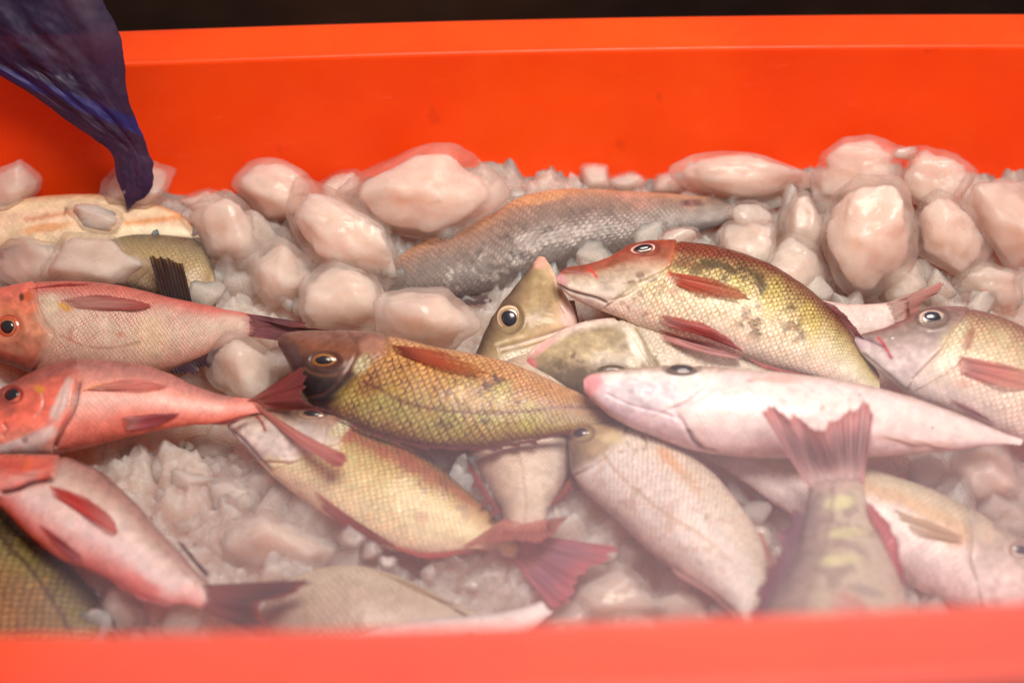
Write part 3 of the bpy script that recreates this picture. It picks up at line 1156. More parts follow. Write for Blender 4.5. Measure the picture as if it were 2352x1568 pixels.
# pink snapper lying highest at the left
fish('pink red snapper with an open red-ringed eye and dark tail resting on another fish',
     [(-150, 735, -150, 760), (-110, 690, -120, 800), (-60, 672, -70, 815), (0, 664, 0, 832), (50, 655, 60, 852), (110, 651, 120, 868), (200, 651, 200, 878),
      (300, 664, 290, 872), (400, 686, 380, 852), (480, 703, 460, 822), (540, 713, 530, 790), (590, 724, 585, 772), (625, 733, 620, 765)],
     0.030, [(-1, (165, 105, 90)), (-0.6, (196, 152, 130)), (-0.1, (218, 182, 158)), (0.35, (218, 172, 152)), (0.72, (218, 120, 106)), (1, (205, 88, 80))], k=0.5,
     head=[(-1, (120, 55, 45)), (-0.75, (150, 80, 62)), (-0.3, (200, 125, 95)), (0.2, (205, 110, 80)), (0.6, (215, 110, 90)), (1, (205, 95, 85))],
     headline=[(78, 640), (80, 690), (96, 735), (120, 765), (108, 790), (90, 830), (70, 860)], edge=(150, 82, 68), scale=11.5, sc=0.9,
     feats=[('patch', 112, 700, 26, 30, 60, (215, 185, 155), 0.9), ('patch', 150, 705, 22, 10, 30, (215, 150, 60), 0.9), ('patch', 65, 682, 16, 16, 0, (190, 80, 40), 0.8),
            ('patch', 50, 684, 7, 12, 0, (60, 35, 25), 0.9), ('line', [(140, 770), (200, 795), (260, 798), (320, 785)], 2.5, (130, 75, 60), 0.6),
            ('patch', 278, 768, 12, 10, 0, (190, 90, 60), 0.6), ('patch', 345, 775, 50, 60, 0, (215, 175, 130), 0.5), ('patch', 600, 745, 45, 40, 0, (160, 95, 95), 0.9),
            ('crease', [(120, 765), (100, 742), (82, 700), (78, 665)], 4, 0.9, (175, 90, 65), 0.5), ('patch', 20, 800, 50, 14, 15, (175, 120, 95), 0.5),
            ('patch', 162, 770, 9, 26, 10, (165, 70, 55), 0.4), ('smoothpatch', 30, 845, 60, 22, 22, (110, 48, 38), 0.8)],
     eyes=[dict(c=(19, 751), r=(30, 29), iris=RED_EYE, pupil=0.56, rim=(190, 110, 80), follow=0.4)],
     fins=[dict(name='pectoral_fin', B=[(140, 689), (166, 707)], T=[(205, 674), (270, 681), (346, 702), (300, 711), (235, 712)], rays=12, lift=0.002, rayamt=0.5, rag=0.03,
                alpha=0.7, root=(222, 150, 132), mid=(220, 142, 126), tip=(205, 88, 78), ray=(160, 84, 84)),
           dict(name='caudal_fin', B=[(580, 722), (588, 748), (585, 774)], T=[(712, 742), (708, 750), (668, 752), (735, 756), (782, 764), (745, 784), (690, 788)], rays=18, mode='plane', lift=0.006, off=0.004,
                root=(165, 95, 95), mid=(130, 72, 78), tip=(165, 78, 68), ray=(95, 52, 60), rayamt=0.6),
           dict(name='dorsal_fin', B=[(395, 846), (455, 822), (528, 785)], T=[(400, 860), (470, 846), (545, 772)], rays=16, mode='plane', off=0.003, lift=0.001, rag=0.25,
                root=(80, 50, 58), mid=(70, 42, 52), tip=(95, 62, 68), ray=(45, 28, 38)),
           dict(name='pelvic_fin', B=[(62, 664), (150, 655)], T=[(120, 652), (215, 651)], rays=10, lift=0.002, edge_off=0.004, root=(215, 100, 92), mid=(210, 95, 88), tip=(190, 80, 78))],
     group='pink red snappers')

# second pink snapper
fish('bright coral pink snapper with a pale raised gill cover and dark eye',
     [(-95, 985, -95, 1005), (-60, 940, -70, 1035), (-20, 910, -30, 1048), (30, 882, 30, 1045), (80, 856, 90, 1040), (140, 837, 150, 1034), (210, 829, 220, 1018), (300, 835, 300, 1000),
      (370, 851, 370, 987), (440, 882, 440, 976), (500, 904, 510, 970), (560, 913, 560, 955), (610, 915, 600, 948)],
     0.040, [(-1, (215, 105, 85)), (-0.65, (232, 130, 112)), (-0.2, (242, 188, 170)), (0.15, (234, 150, 132)), (0.42, (192, 124, 110)), (0.7, (164, 106, 96)), (1, (140, 86, 80))], k=0.58,
     head=[(-1, (205, 165, 155)), (-0.8, (215, 130, 110)), (-0.3, (228, 105, 85)), (0.2, (215, 100, 80)), (0.6, (150, 80, 70)), (1, (125, 70, 65))],
     headline=[(176, 850), (173, 880), (161, 942), (138, 983), (123, 1021), (118, 1060)], edge=(195, 95, 85), scale=13, sc=0.55, gloss=0.8,
     feats=[('smoothpatch', 140, 925, 62, 17, 115, (222, 185, 172), 0.95), ('smoothpatch', 95, 1000, 60, 20, 155, (215, 182, 172), 0.95), ('smoothpatch', 25, 1022, 60, 12, 160, (215, 185, 178), 0.9),
            ('flap', [(178, 872), (163, 942), (140, 983), (123, 1025)], 30, 3.2, 1.0), ('crease', [(182, 880), (169, 942), (146, 985), (128, 1025)], 5, 2.0, (85, 45, 48), 0.9),  # dark crease colour paints the shadow behind the gill cover
            ('patch', 93, 895, 15, 10, 30, (205, 130, 50), 0.8), ('crease', [(98, 905), (100, 925), (92, 945), (82, 955)], 3, 1.0, (200, 150, 140), 0.7),
            ('line', [(150, 895), (125, 960), (60, 1005)], 3, (170, 130, 125), 0.5), ('line', [(160, 900), (140, 960), (100, 1000)], 3, (240, 215, 205), 0.5),
            ('patch', 58, 1010, 10, 8, 0, (120, 75, 80), 0.6), ('line', [(195, 893), (220, 886), (245, 881)], 3, (215, 140, 60), 0.7), ('patch', 570, 928, 60, 22, 0, (222, 120, 105), 0.7),
            ('crease', [(10, 975), (16, 985), (8, 1000)], 4, 1.2, (150, 105, 95), 0.7), ('patch', 10, 930, 40, 26, 40, (120, 62, 55), 0.6)],
     eyes=[dict(c=(28, 907), r=(22, 17), ang=-30, iris=[(0, (15, 12, 14)), (0.72, (20, 14, 14)), (0.85, (110, 30, 28)), (1, (80, 22, 22))], pupil=0.74, rim=(120, 40, 38), follow=0.6)],
     fins=[dict(name='pectoral_fin', B=[(184, 899), (196, 893)], T=[(250, 875), (322, 871), (385, 887), (310, 893), (245, 896)], rays=11, lift=0.0025, root=(222, 136, 105), mid=(228, 124, 108), tip=(210, 82, 74), ray=(240, 175, 160), rag=0.02),
           dict(name='pelvic_fin', B=[(278, 958), (286, 990)], T=[(345, 950), (412, 951), (385, 966), (320, 990)], rays=9, lift=0.003, root=(225, 150, 140), mid=(190, 95, 95), tip=(150, 75, 85), ray=(150, 70, 78), rag=0.02),
           dict(name='caudal_fin', B=[(578, 914), (600, 925), (612, 938)], T=[(697, 838), (704, 868), (694, 918), (768, 946)], rays=14, mode='plane', off=0.012, lift=0.012, root=(225, 130, 115), mid=(175, 82, 75), tip=(155, 70, 66), ray=(100, 45, 48), rayamt=0.6, rag=0.04),
           dict(name='caudal_fin', B=[(592, 928), (602, 946)], T=[(800, 1046), (795, 1064), (768, 1072)], rays=6, mode='plane', off=0.016, lift=0.014, bow=0.03, root=(228, 135, 120), mid=(210, 122, 108), tip=(165, 50, 48), at=0.8, ray=(170, 80, 75), rag=0.02),
           dict(name='anal_fin', B=[(480, 973), (560, 955)], T=[(520, 976), (598, 944)], rays=8, mode='plane', off=0.006, root=(150, 65, 62), mid=(130, 50, 52), tip=(200, 140, 135))],
     group='pink red snappers')

# third pink snapper, bottom left
fish('pink snapper with a dark gill slit and forked blackish tail tipped orange',
     [(-110, 1075, -110, 1095), (-80, 1052, -85, 1120), (-40, 1046, -45, 1135), (20, 1045, -10, 1150), (90, 1046, 25, 1185), (160, 1055, 75, 1235), (225, 1082, 130, 1277), (275, 1120, 190, 1302),
      (325, 1170, 250, 1330), (370, 1222, 315, 1366), (415, 1270, 375, 1383), (455, 1315, 430, 1387), (490, 1345, 475, 1400)],
     0.036, [(-1, (212, 105, 95)), (-0.75, (228, 146, 138)), (-0.35, (240, 202, 194)), (0.1, (226, 188, 174)), (0.4, (200, 160, 144)), (0.7, (168, 122, 108)), (1, (120, 78, 72))], k=0.6, sl=24,
     head=[(-1, (220, 135, 125)), (-0.3, (215, 130, 118)), (0.3, (190, 75, 62)), (0.7, (195, 90, 75)), (1, (150, 75, 65))],
     headline=[(140, 1040), (125, 1085), (112, 1106), (70, 1112), (10, 1134), (-20, 1160)], edge=(165, 112, 102), scale=12, sc=0.6, gloss=0.6,
     feats=[('crease', [(6, 1131), (40, 1122), (72, 1108), (115, 1100)], 6, 2.6, (45, 18, 24), 1.0), ('smoothpatch', 60, 1096, 66, 16, -14, (205, 140, 128), 0.8), ('patch', 65, 1068, 14, 22, 20, (215, 95, 50), 0.6),
            ('line', [(225, 1105), (290, 1160), (345, 1225), (400, 1290), (450, 1340)], 3, (150, 95, 85), 0.5), ('blotch', 180, 1250, 90, 40, 40, (225, 95, 85), 0.6, 60, 0.52),
            ('patch', 330, 1345, 60, 22, 30, (225, 95, 85), 0.6), ('patch', 440, 1365, 40, 25, 30, (225, 130, 120), 0.6), ('line', [(20, 1085), (70, 1092), (110, 1088)], 3, (165, 60, 55), 0.5)],
     fins=[dict(name='pectoral_fin', B=[(112, 1113), (122, 1140)], T=[(190, 1135), (258, 1188), (269, 1226), (195, 1180)], rays=11, lift=0.003, root=(215, 95, 85), mid=(210, 70, 64), tip=(215, 85, 75), ray=(180, 50, 50), rag=0.02),
           dict(name='pelvic_fin', B=[(88, 1202), (118, 1246)], T=[(140, 1232), (192, 1290), (165, 1284)], rays=9, lift=0.002, edge_off=0.002, root=(190, 95, 92), mid=(160, 62, 68), tip=(165, 80, 82)),
           dict(name='dorsal_fin', B=[(405, 1240), (438, 1285), (472, 1326)], T=[(424, 1252), (455, 1290), (480, 1318)], rays=12, mode='plane', off=0.004, root=(95, 50, 48), mid=(70, 36, 38), tip=(70, 36, 38)),
           dict(name='anal_fin', B=[(250, 1326), (300, 1355), (352, 1376)], T=[(285, 1354), (340, 1381), (400, 1390)], rays=10, mode='plane', off=0.004, root=(205, 80, 75), mid=(190, 60, 58), tip=(215, 150, 150)),
           dict(name='caudal_fin', B=[(478, 1342), (486, 1370), (472, 1402)], T=[(703, 1331), (708, 1343), (650, 1372), (597, 1386), (606, 1420), (612, 1458), (592, 1458)], rays=20, mode='plane', off=0.006, lift=0.010,
                root=(165, 85, 78), mid=(85, 45, 48), tip=(185, 78, 48), at=0.8, ray=(65, 32, 38), rayamt=0.5, rag=0.03, sides=(130, 52, 42))],
     group='pink red snappers')

# olive fish in the near left corner
fish('olive gold fish with a curved dark side line in the near corner of the tub',
     [(-190, 1080, -230, 1110), (-120, 1090, -260, 1200), (-50, 1120, -240, 1290), (20, 1185, -200, 1380), (90, 1255, -130, 1460), (150, 1302, -50, 1530), (205, 1365, 40, 1590),
      (250, 1432, 130, 1630), (290, 1500, 210, 1650), (320, 1560, 270, 1660)],
     0.006, [(-1, (165, 130, 80)), (-0.2, (160, 115, 72)), (0.3, (150, 108, 66)), (0.6, (138, 118, 66)), (0.85, (105, 90, 50)), (1, (60, 48, 34))], sl=22, k=0.45,
     edge_band=[(-1, (80, 50, 36)), (0.5, (70, 44, 32)), (1, (36, 26, 22))], scale=24, sc=0.95,
     feats=[('line', [(-30, 1205), (14, 1246), (60, 1293), (95, 1341), (143, 1413), (170, 1470)], 5, (62, 42, 30), 0.9), ('blotch', 60, 1270, 160, 40, 45, (45, 36, 24), 0.6, 90, 0.55),
            ('blotch', 60, 1400, 160, 120, 30, (185, 120, 70), 0.5, 50, 0.5), ('patch', 5, 1215, 24, 22, 0, (45, 35, 26), 0.7)],
     fins=[dict(name='dorsal_fin', B=[(100, 1262), (150, 1302), (205, 1365), (250, 1432)], T=[(122, 1266), (172, 1312), (232, 1375), (275, 1452)], rays=14, mode='plane', off=0.001, rag=0.3,
                root=(62, 42, 40), mid=(52, 34, 36), tip=(60, 40, 42), ray=(35, 24, 26))],
     group='gold and olive sea breams')

# gold bream in the middle
fish('gold bream with amber eye, dark head and reddish fin along its upper side',
     [(638, 778, 640, 795), (655, 768, 660, 830), (690, 763, 682, 880), (740, 762, 712, 925), (800, 762, 762, 952), (870, 770, 815, 974), (940, 784, 880, 1000), (1010, 800, 950, 1018),
      (1090, 815, 1040, 1026), (1170, 834, 1130, 1022), (1240, 862, 1210, 1010), (1310, 892, 1280, 996), (1370, 920, 1345, 985), (1420, 945, 1400, 982), (1450, 955, 1440, 985)],
     0.046, [(-1, (150, 105, 62)), (-0.7, (186, 152, 82)), (-0.35, (186, 144, 72)), (0.05, (200, 138, 74)), (0.5, (214, 144, 84)), (0.8, (214, 152, 104)), (1, (190, 140, 104))], k=0.5,
     head=[(-1, (32, 24, 27)), (-0.5, (44, 31, 32)), (-0.1, (74, 46, 41)), (0.35, (124, 68, 48)), (0.7, (124, 78, 66)), (1, (118, 84, 74))],
     headline=[(888, 750), (886, 790), (880, 815), (850, 832), (823, 862), (775, 915), (762, 960)],
     edge_band=[(-1, (46, 22, 20)), (0.3, (70, 30, 25)), (1, (130, 70, 52))], scale=20, sc=1.0, scvar=0.15,
     feats=[('line', [(835, 878), (871, 892), (920, 919), (1000, 939), (1101, 947), (1202, 945), (1302, 934), (1390, 938)], 4.5, (112, 58, 40), 0.85), 
            ('scalepatch', 832, 836, 30, 16, -48, (208, 186, 142), 0.85), ('patch', 858, 800, 34, 30, 0, (170, 112, 92), 0.7), ('blotch', 1140, 890, 110, 45, 25, (64, 36, 26), 0.85, 120, 0.50), ('blotch', 960, 880, 160, 70, 10, (96, 48, 30), 0.6, 140, 0.60),
            ('blotch', 1000, 960, 260, 50, 8, (188, 172, 92), 0.7, 110, 0.48), ('blotch', 1050, 880, 240, 60, 12, (212, 166, 84), 0.6, 110, 0.50), ('patch', 1215, 955, 34, 42, 0, (205, 182, 84), 0.75), ('patch', 1155, 905, 26, 28, 0, (205, 182, 90), 0.55), ('patch', 905, 935, 60, 28, 20, (170, 148, 78), 0.7), ('patch', 1000, 990, 70, 26, 15, (178, 158, 84), 0.6),
            ('patch', 1020, 975, 20, 12, 0, (92, 60, 40), 0.5), ('patch', 1115, 968, 14, 10, 0, (78, 46, 32), 0.7), ('patch', 1420, 962, 60, 40, 0, (92, 52, 44), 0.85), ('patch', 1330, 945, 50, 50, 0, (160, 110, 66), 0.6),
            ('patch', 850, 880, 40, 30, -45, (150, 85, 55), 0.6), ('smoothpatch', 655, 812, 40, 50, 0, (82, 56, 54), 0.7), ('line', [(700, 845), (720, 858), (760, 862), (800, 850)], 3, (120, 72, 54), 0.6),
            ('crease', [(800, 765), (820, 800), (800, 850), (752, 900), (700, 915)], 4, 0.8, (100, 62, 52), 0.4), ('bump', 850, 810, 40, 30, 1.2), ('crease', [(886, 770), (893, 795), (890, 815)], 4, 1.2, (90, 50, 40), 0.6)],
     eyes=[dict(c=(745, 828), r=(34, 18), iris=[(0, (15, 12, 14)), (0.56, (22, 16, 14)), (0.62, (215, 140, 60)), (0.70, (110, 62, 38)), (0.82, (150, 92, 56)), (0.92, (80, 48, 36)), (1, (60, 36, 30))], pupil=0.60, rim=(70, 40, 34), follow=0.5, pshift=(-2, 0))],
     fins=[dict(name='pectoral_fin', B=[(896, 791), (908, 812)], T=[(1000, 798), (1062, 824), (1114, 862), (1050, 858), (985, 834)], rays=14, lift=0.003, root=(105, 46, 40), mid=(200, 92, 62), tip=(214, 140, 84), ray=(165, 66, 48), rag=0.06, rayamt=0.5),
           dict(name='dorsal_fin', B=[(770, 950), (815, 972), (880, 998), (950, 1016), (1040, 1024), (1130, 1020), (1210, 1008), (1300, 990)], T=[(790, 966), (845, 990), (905, 1014), (985, 1030), (1075, 1034), (1165, 1028), (1245, 1013), (1320, 986)], rays=20, mode='plane', off=0.006, rag=0.35,
                root=(120, 52, 46), mid=(98, 42, 42), tip=(135, 58, 52), ray=(60, 30, 34)),
           dict(name='caudal_fin', B=[(1425, 948), (1438, 968), (1430, 985)], T=[(1560, 978), (1540, 994), (1575, 1010), (1568, 1012)], rays=12, mode='plane', off=0.004, lift=0.0, root=(105, 50, 48), mid=(112, 42, 48), tip=(120, 46, 54), rag=0.03)],
     group='gold and olive sea breams')

# yellow bream in front
fish('yellow bream with pinkish grey face lying belly towards the front ice',
     [(522, 975, 524, 982), (545, 958, 545, 1008), (590, 946, 580, 1045), (650, 940, 615, 1082), (720, 940, 650, 1112), (780, 957, 690, 1142), (840, 988, 740, 1175), (900, 1012, 800, 1212), (960, 1040, 860, 1246),
      (1015, 1078, 920, 1265), (1065, 1118, 985, 1272), (1110, 1158, 1050, 1265), (1145, 1195, 1100, 1262), (1175, 1228, 1150, 1274), (1200, 1240, 1185, 1284)],
     0.018, [(-1, (236, 206, 180)), (-0.7, (236, 210, 166)), (-0.2, (228, 204, 148)), (0.15, (214, 186, 116)), (0.4, (196, 158, 90)), (0.62, (176, 96, 60)), (0.85, (140, 96, 52)), (1, (90, 70, 40))], k=0.55, sl=26,
     head=[(-1, (185, 155, 150)), (-0.4, (212, 184, 172)), (0.2, (196, 166, 152)), (0.6, (165, 122, 104)), (1, (140, 84, 66))],
     headline=[(822, 960), (815, 979), (779, 1019), (718, 1043), (670, 1062), (612, 1058)],
     edge_band=[(-1, (200, 158, 120)), (0, (170, 116, 72)), (0.4, (112, 58, 38)), (1, (46, 32, 24))], scale=17, sc=1.0, scvar=0.2, gloss=0.3,
     feats=[('scalepatch', 785, 985, 38, 18, -35, (220, 194, 152), 0.9), ('patch', 806, 1000, 14, 30, 40, (176, 84, 60), 0.7), ('line', [(589, 957), (600, 968), (609, 988)], 3.5, (140, 40, 44), 0.9),
            ('crease', [(524, 978), (560, 1012), (590, 1045), (622, 1080)], 5, 1.5, (95, 80, 92), 0.7), ('crease', [(745, 985), (740, 1020), (700, 1045), (650, 1050)], 4, 0.9, (205, 175, 165), 0.5), ('flap', [(818, 979), (779, 1022), (718, 1046), (665, 1064)], 26, 1.2, 1.0),
            ('smoothpatch', 690, 1000, 45, 28, -20, (178, 152, 142), 0.6), ('blotch', 800, 1080, 160, 60, 40, (170, 130, 80), 0.45, 150, 0.58), ('blotch', 1010, 1130, 120, 50, 45, (112, 62, 40), 0.65, 110, 0.52), ('blotch', 900, 1035, 150, 34, 38, (172, 84, 54), 0.8, 80, 0.42),
            ('patch', 1105, 1190, 60, 30, 40, (190, 140, 80), 0.6), ('patch', 970, 1185, 18, 14, 0, (176, 126, 96), 0.6), ('patch', 778, 1070, 12, 26, 15, (226, 130, 90), 0.5)],
     eyes=[dict(c=(717, 951), r=(31, 11), iris=[(0, (15, 12, 14)), (0.6, (25, 20, 20)), (0.68, (150, 100, 70)), (0.85, (120, 85, 70)), (1, (80, 52, 44))], pupil=0.62, rim=(95, 62, 52), follow=0.5, ang=6)],
     fins=[dict(name='pelvic_fin', B=[(721, 1124), (738, 1168)], T=[(830, 1208), (908, 1254), (870, 1250), (800, 1222)], rays=9, lift=0.004, edge_off=0.003, root=(205, 130, 112), mid=(186, 82, 70), tip=(190, 90, 76), ray=(140, 52, 52), rag=0.03),
           dict(name='anal_fin', B=[(895, 1246), (960, 1266), (1060, 1264)], T=[(905, 1260), (990, 1282), (1100, 1262)], rays=12, mode='plane', off=0.004, root=(190, 80, 70), mid=(165, 62, 58), tip=(150, 52, 52)),
           dict(name='caudal_fin', B=[(1196, 1224), (1202, 1262), (1182, 1292)], T=[(1414, 1254), (1406, 1272), (1332, 1322), (1312, 1374), (1266, 1394)], rays=16, mode='plane', off=0.006, lift=0.014, root=(200, 120, 105), mid=(130, 72, 88), tip=(186, 62, 68), ray=(205, 140, 145), rayamt=0.4,
                sides=(190, 66, 70), rag=0.04)],
     group='gold and olive sea breams')

# cream fish, tail to the front, under the gold bream
fish('cream fish with its tail pointing to the front, half under the gold bream',
     [(1230, 800, 1260, 800), (1170, 830, 1310, 830), (1110, 880, 1340, 880), (1075, 940, 1335, 950), (1065, 1010, 1320, 1010), (1080, 1055, 1312, 1050), (1108, 1105, 1303, 1095), (1135, 1145, 1285, 1130),
      (1152, 1175, 1268, 1155), (1158, 1200, 1260, 1190), (1156, 1225, 1265, 1220)],
     0.014, [(-1, (150, 122, 110)), (-0.6, (205, 172, 150)), (0, (214, 180, 155)), (0.5, (200, 165, 142)), (0.8, (165, 130, 112)), (1, (110, 82, 72))], sl=14, k=0.55,
     edge=(150, 112, 92), scale=12.5, sc=0.8, anchor=(1200, 1120),
     feats=[('line', [(1185, 1010), (1200, 1080), (1208, 1150), (1205, 1210)], 4, (160, 122, 98), 0.6), ('patch', 1208, 1205, 60, 26, 0, (205, 150, 135), 0.8), ('line', [(1262, 1010), (1275, 1060), (1265, 1110)], 12, (232, 202, 182), 0.5)],
     fins=[dict(name='dorsal_fin', B=[(1070, 1020), (1085, 1062), (1112, 1110), (1150, 1172)], T=[(1064, 1032), (1076, 1085), (1108, 1150), (1145, 1190)], rays=14, mode='plane', off=0.005, root=(150, 72, 62), mid=(120, 52, 50), tip=(110, 48, 50), rag=0.4),
           dict(name='anal_fin', B=[(1304, 1098), (1268, 1152)], T=[(1324, 1108), (1300, 1140), (1262, 1166)], rays=8, mode='plane', off=0.004, root=(150, 72, 58), mid=(140, 66, 54), tip=(90, 45, 42), rag=0.2),
           dict(name='caudal_fin', B=[(1150, 1196), (1205, 1204), (1266, 1190)], T=[(1056, 1258), (1105, 1252), (1180, 1240), (1250, 1240), (1302, 1186)], rays=14, mode='plane', off=0.016, lift=0.006, root=(196, 120, 102), mid=(172, 82, 70), tip=(160, 70, 62), alpha=0.75, rag=0.05)],
     group='pale cream fish')

# white fish lying belly up
fish('white fish with pink snout and plain pale belly turned up, under a red tail',
     [(1340, 872, 1342, 900), (1355, 862, 1368, 925), (1390, 854, 1405, 955), (1450, 849, 1455, 982), (1520, 846, 1520, 1005), (1600, 848, 1590, 1028), (1700, 853, 1680, 1042), (1800, 862, 1780, 1048), (1900, 873, 1880, 1048),
      (1990, 889, 1970, 1047), (2080, 912, 2060, 1044), (2160, 938, 2140, 1038), (2240, 968, 2220, 1030), (2310, 995, 2300, 1020), (2350, 1008, 2345, 1022)],
     0.058, [(-1, (214, 178, 172)), (-0.5, (240, 208, 204)), (0.2, (242, 212, 208)), (0.6, (232, 198, 190)), (0.85, (196, 158, 145)), (1, (150, 115, 102))], k=0.72, sl=26,
     head=[(-1, (212, 172, 172)), (-0.5, (228, 200, 204)), (0.1, (226, 200, 206)), (0.5, (236, 212, 196)), (0.78, (176, 138, 122)), (1, (130, 98, 84))],
     headline=[(1655, 845), (1625, 885), (1580, 920), (1540, 938), (1575, 985), (1610, 1025)], edge=(196, 150, 140), scale=14, sc=0.42, gloss=0.7, kend=0.7,
     feats=[('smoothpatch', 1352, 885, 46, 36, 0, (228, 140, 142), 0.95), ('line', [(1390, 925), (1440, 962), (1500, 990), (1560, 1012)], 9, (205, 180, 195), 0.5), ('crease', [(1395, 905), (1450, 930), (1520, 948), (1560, 962)], 3.5, 0.8, (205, 170, 180), 0.6),
            ('crease', [(1550, 938), (1600, 918), (1645, 886)], 3, 1.0, (205, 168, 165), 0.6), ('crease', [(1582, 990), (1592, 1010), (1612, 1026), (1645, 1034)], 5, 2.6, (84, 62, 84), 0.95), ('flap', [(1575, 975), (1590, 1006), (1612, 1022), (1650, 1032)], 26, 1.8, -1.0),
            ('smoothpatch', 1782, 872, 66, 13, 2, (218, 150, 132), 0.75), ('patch', 1722, 874, 8, 4, 0, (205, 70, 66), 0.8), ('patch', 1888, 937, 9, 7, -30, (190, 152, 132), 0.9), ('patch', 1974, 907, 4, 4, 0, (170, 95, 85), 0.9),
            ('patch', 1952, 917, 4, 3, 0, (170, 105, 92), 0.8), ('patch', 2141, 982, 3.5, 3.5, 0, (60, 42, 60), 1.0), ('line', [(2016, 1003), (2060, 1010), (2110, 1017), (2180, 1022)], 6, (222, 158, 136), 0.7), ('blotch', 1740, 900, 160, 40, 5, (190, 135, 125), 0.4, 240, 0.60),
            ('patch', 1830, 1020, 90, 30, 0, (240, 196, 198), 0.5), ('crease', [(1440, 868), (1475, 878), (1500, 890), (1480, 905)], 4, 0.6, (190, 160, 168), 0.5)],
     eyes=[dict(c=(1566, 849), r=(37, 13), iris=[(0, (20, 18, 22)), (0.68, (30, 26, 28)), (0.8, (110, 85, 70)), (1, (90, 68, 58))], pupil=0.66, rim=(110, 80, 70), follow=0.6, dome=0.55, out=0.004, ang=3)],
     fins=[dict(name='anal_fin', B=[(2020, 1000), (2180, 1022)], T=[(2060, 1016), (2195, 1028)], rays=10, lift=0.001, root=(226, 170, 150), mid=(222, 160, 140), tip=(226, 180, 165))],
     group='white bellied fish')

# banded fish, tail flicked up over the white one
fish('yellow banded fish nearest the front edge, fanning its red tail over a white fish',
     [(1880, 1760, 1930, 1760), (1810, 1720, 2010, 1720), (1760, 1650, 2065, 1650), (1735, 1560, 2090, 1560), (1735, 1480, 2090, 1470), (1750, 1410, 2082, 1400), (1790, 1345, 2068, 1330), (1825, 1280, 2040, 1270),
      (1845, 1215, 2005, 1200), (1853, 1160, 1988, 1150), (1858, 1110, 1982, 1105), (1860, 1085, 1978, 1085)],
     0.050, [(-1, (196, 170, 150)), (-0.3, (200, 172, 148)), (0.2, (190, 164, 138)), (0.6, (140, 116, 106)), (1, (92, 78, 80))], sl=13, k=0.55, anchor=(1915, 1200),
     edge=(140, 108, 95), scale=19, sc=0.7, gloss=0.4,
     feats=[('blotch', 1930, 1250, 110, 160, 0, (120, 96, 90), 0.6, 90, 0.50), ('patch', 1930, 1152, 46, 16, -5, (222, 204, 146), 0.8), ('patch', 1945, 1222, 60, 15, -5, (212, 194, 140), 0.75), ('patch', 1930, 1285, 60, 14, -8, (210, 190, 138), 0.7), ('patch', 1915, 1250, 80, 14, 0, (150, 120, 105), 0.5),
            ('line', [(1915, 1105), (1905, 1200), (1880, 1290), (1840, 1400)], 8, (125, 98, 92), 0.6), ('patch', 1960, 1400, 60, 34, 35, (190, 92, 92), 0.7), ('patch', 1985, 1355, 50, 12, 15, (130, 110, 105), 0.6), ('patch', 1915, 1105, 70, 30, 0, (196, 150, 140), 0.6)],
     fins=[dict(name='caudal_fin', B=[(1852, 1112), (1915, 1092), (1986, 1100)], T=[(1740, 932), (1790, 945), (1835, 962), (1872, 980), (1897, 978), (1922, 952), (1952, 938), (1996, 928), (2006, 955)], rays=15, mode='plane', off=0.018, lift=0.030,
                root=(205, 165, 155), mid=(62, 42, 60), tip=(214, 74, 70), at=0.48, alpha=1.0, ray=(236, 186, 178), rayamt=0.85, sides=(210, 88, 86), rag=0.05),
           dict(name='dorsal_fin', B=[(1852, 1185), (1832, 1270), (1792, 1345), (1754, 1410), (1742, 1470)], T=[(1818, 1165), (1786, 1250), (1758, 1320), (1732, 1400), (1718, 1480)], rays=16, mode='plane', off=0.006, rag=0.2,
                root=(125, 88, 95), mid=(120, 70, 84), tip=(150, 66, 74), ray=(80, 58, 70)),
           dict(name='anal_fin', B=[(1998, 1190), (2035, 1265), (2070, 1340)], T=[(1990, 1150), (2048, 1210), (2072, 1292), (2078, 1345)], rays=9, mode='plane', off=0.010, rag=0.1, root=(190, 100, 98), mid=(205, 88, 84), tip=(190, 66, 72), ray=(120, 62, 78))],
     group='gold and olive sea breams')

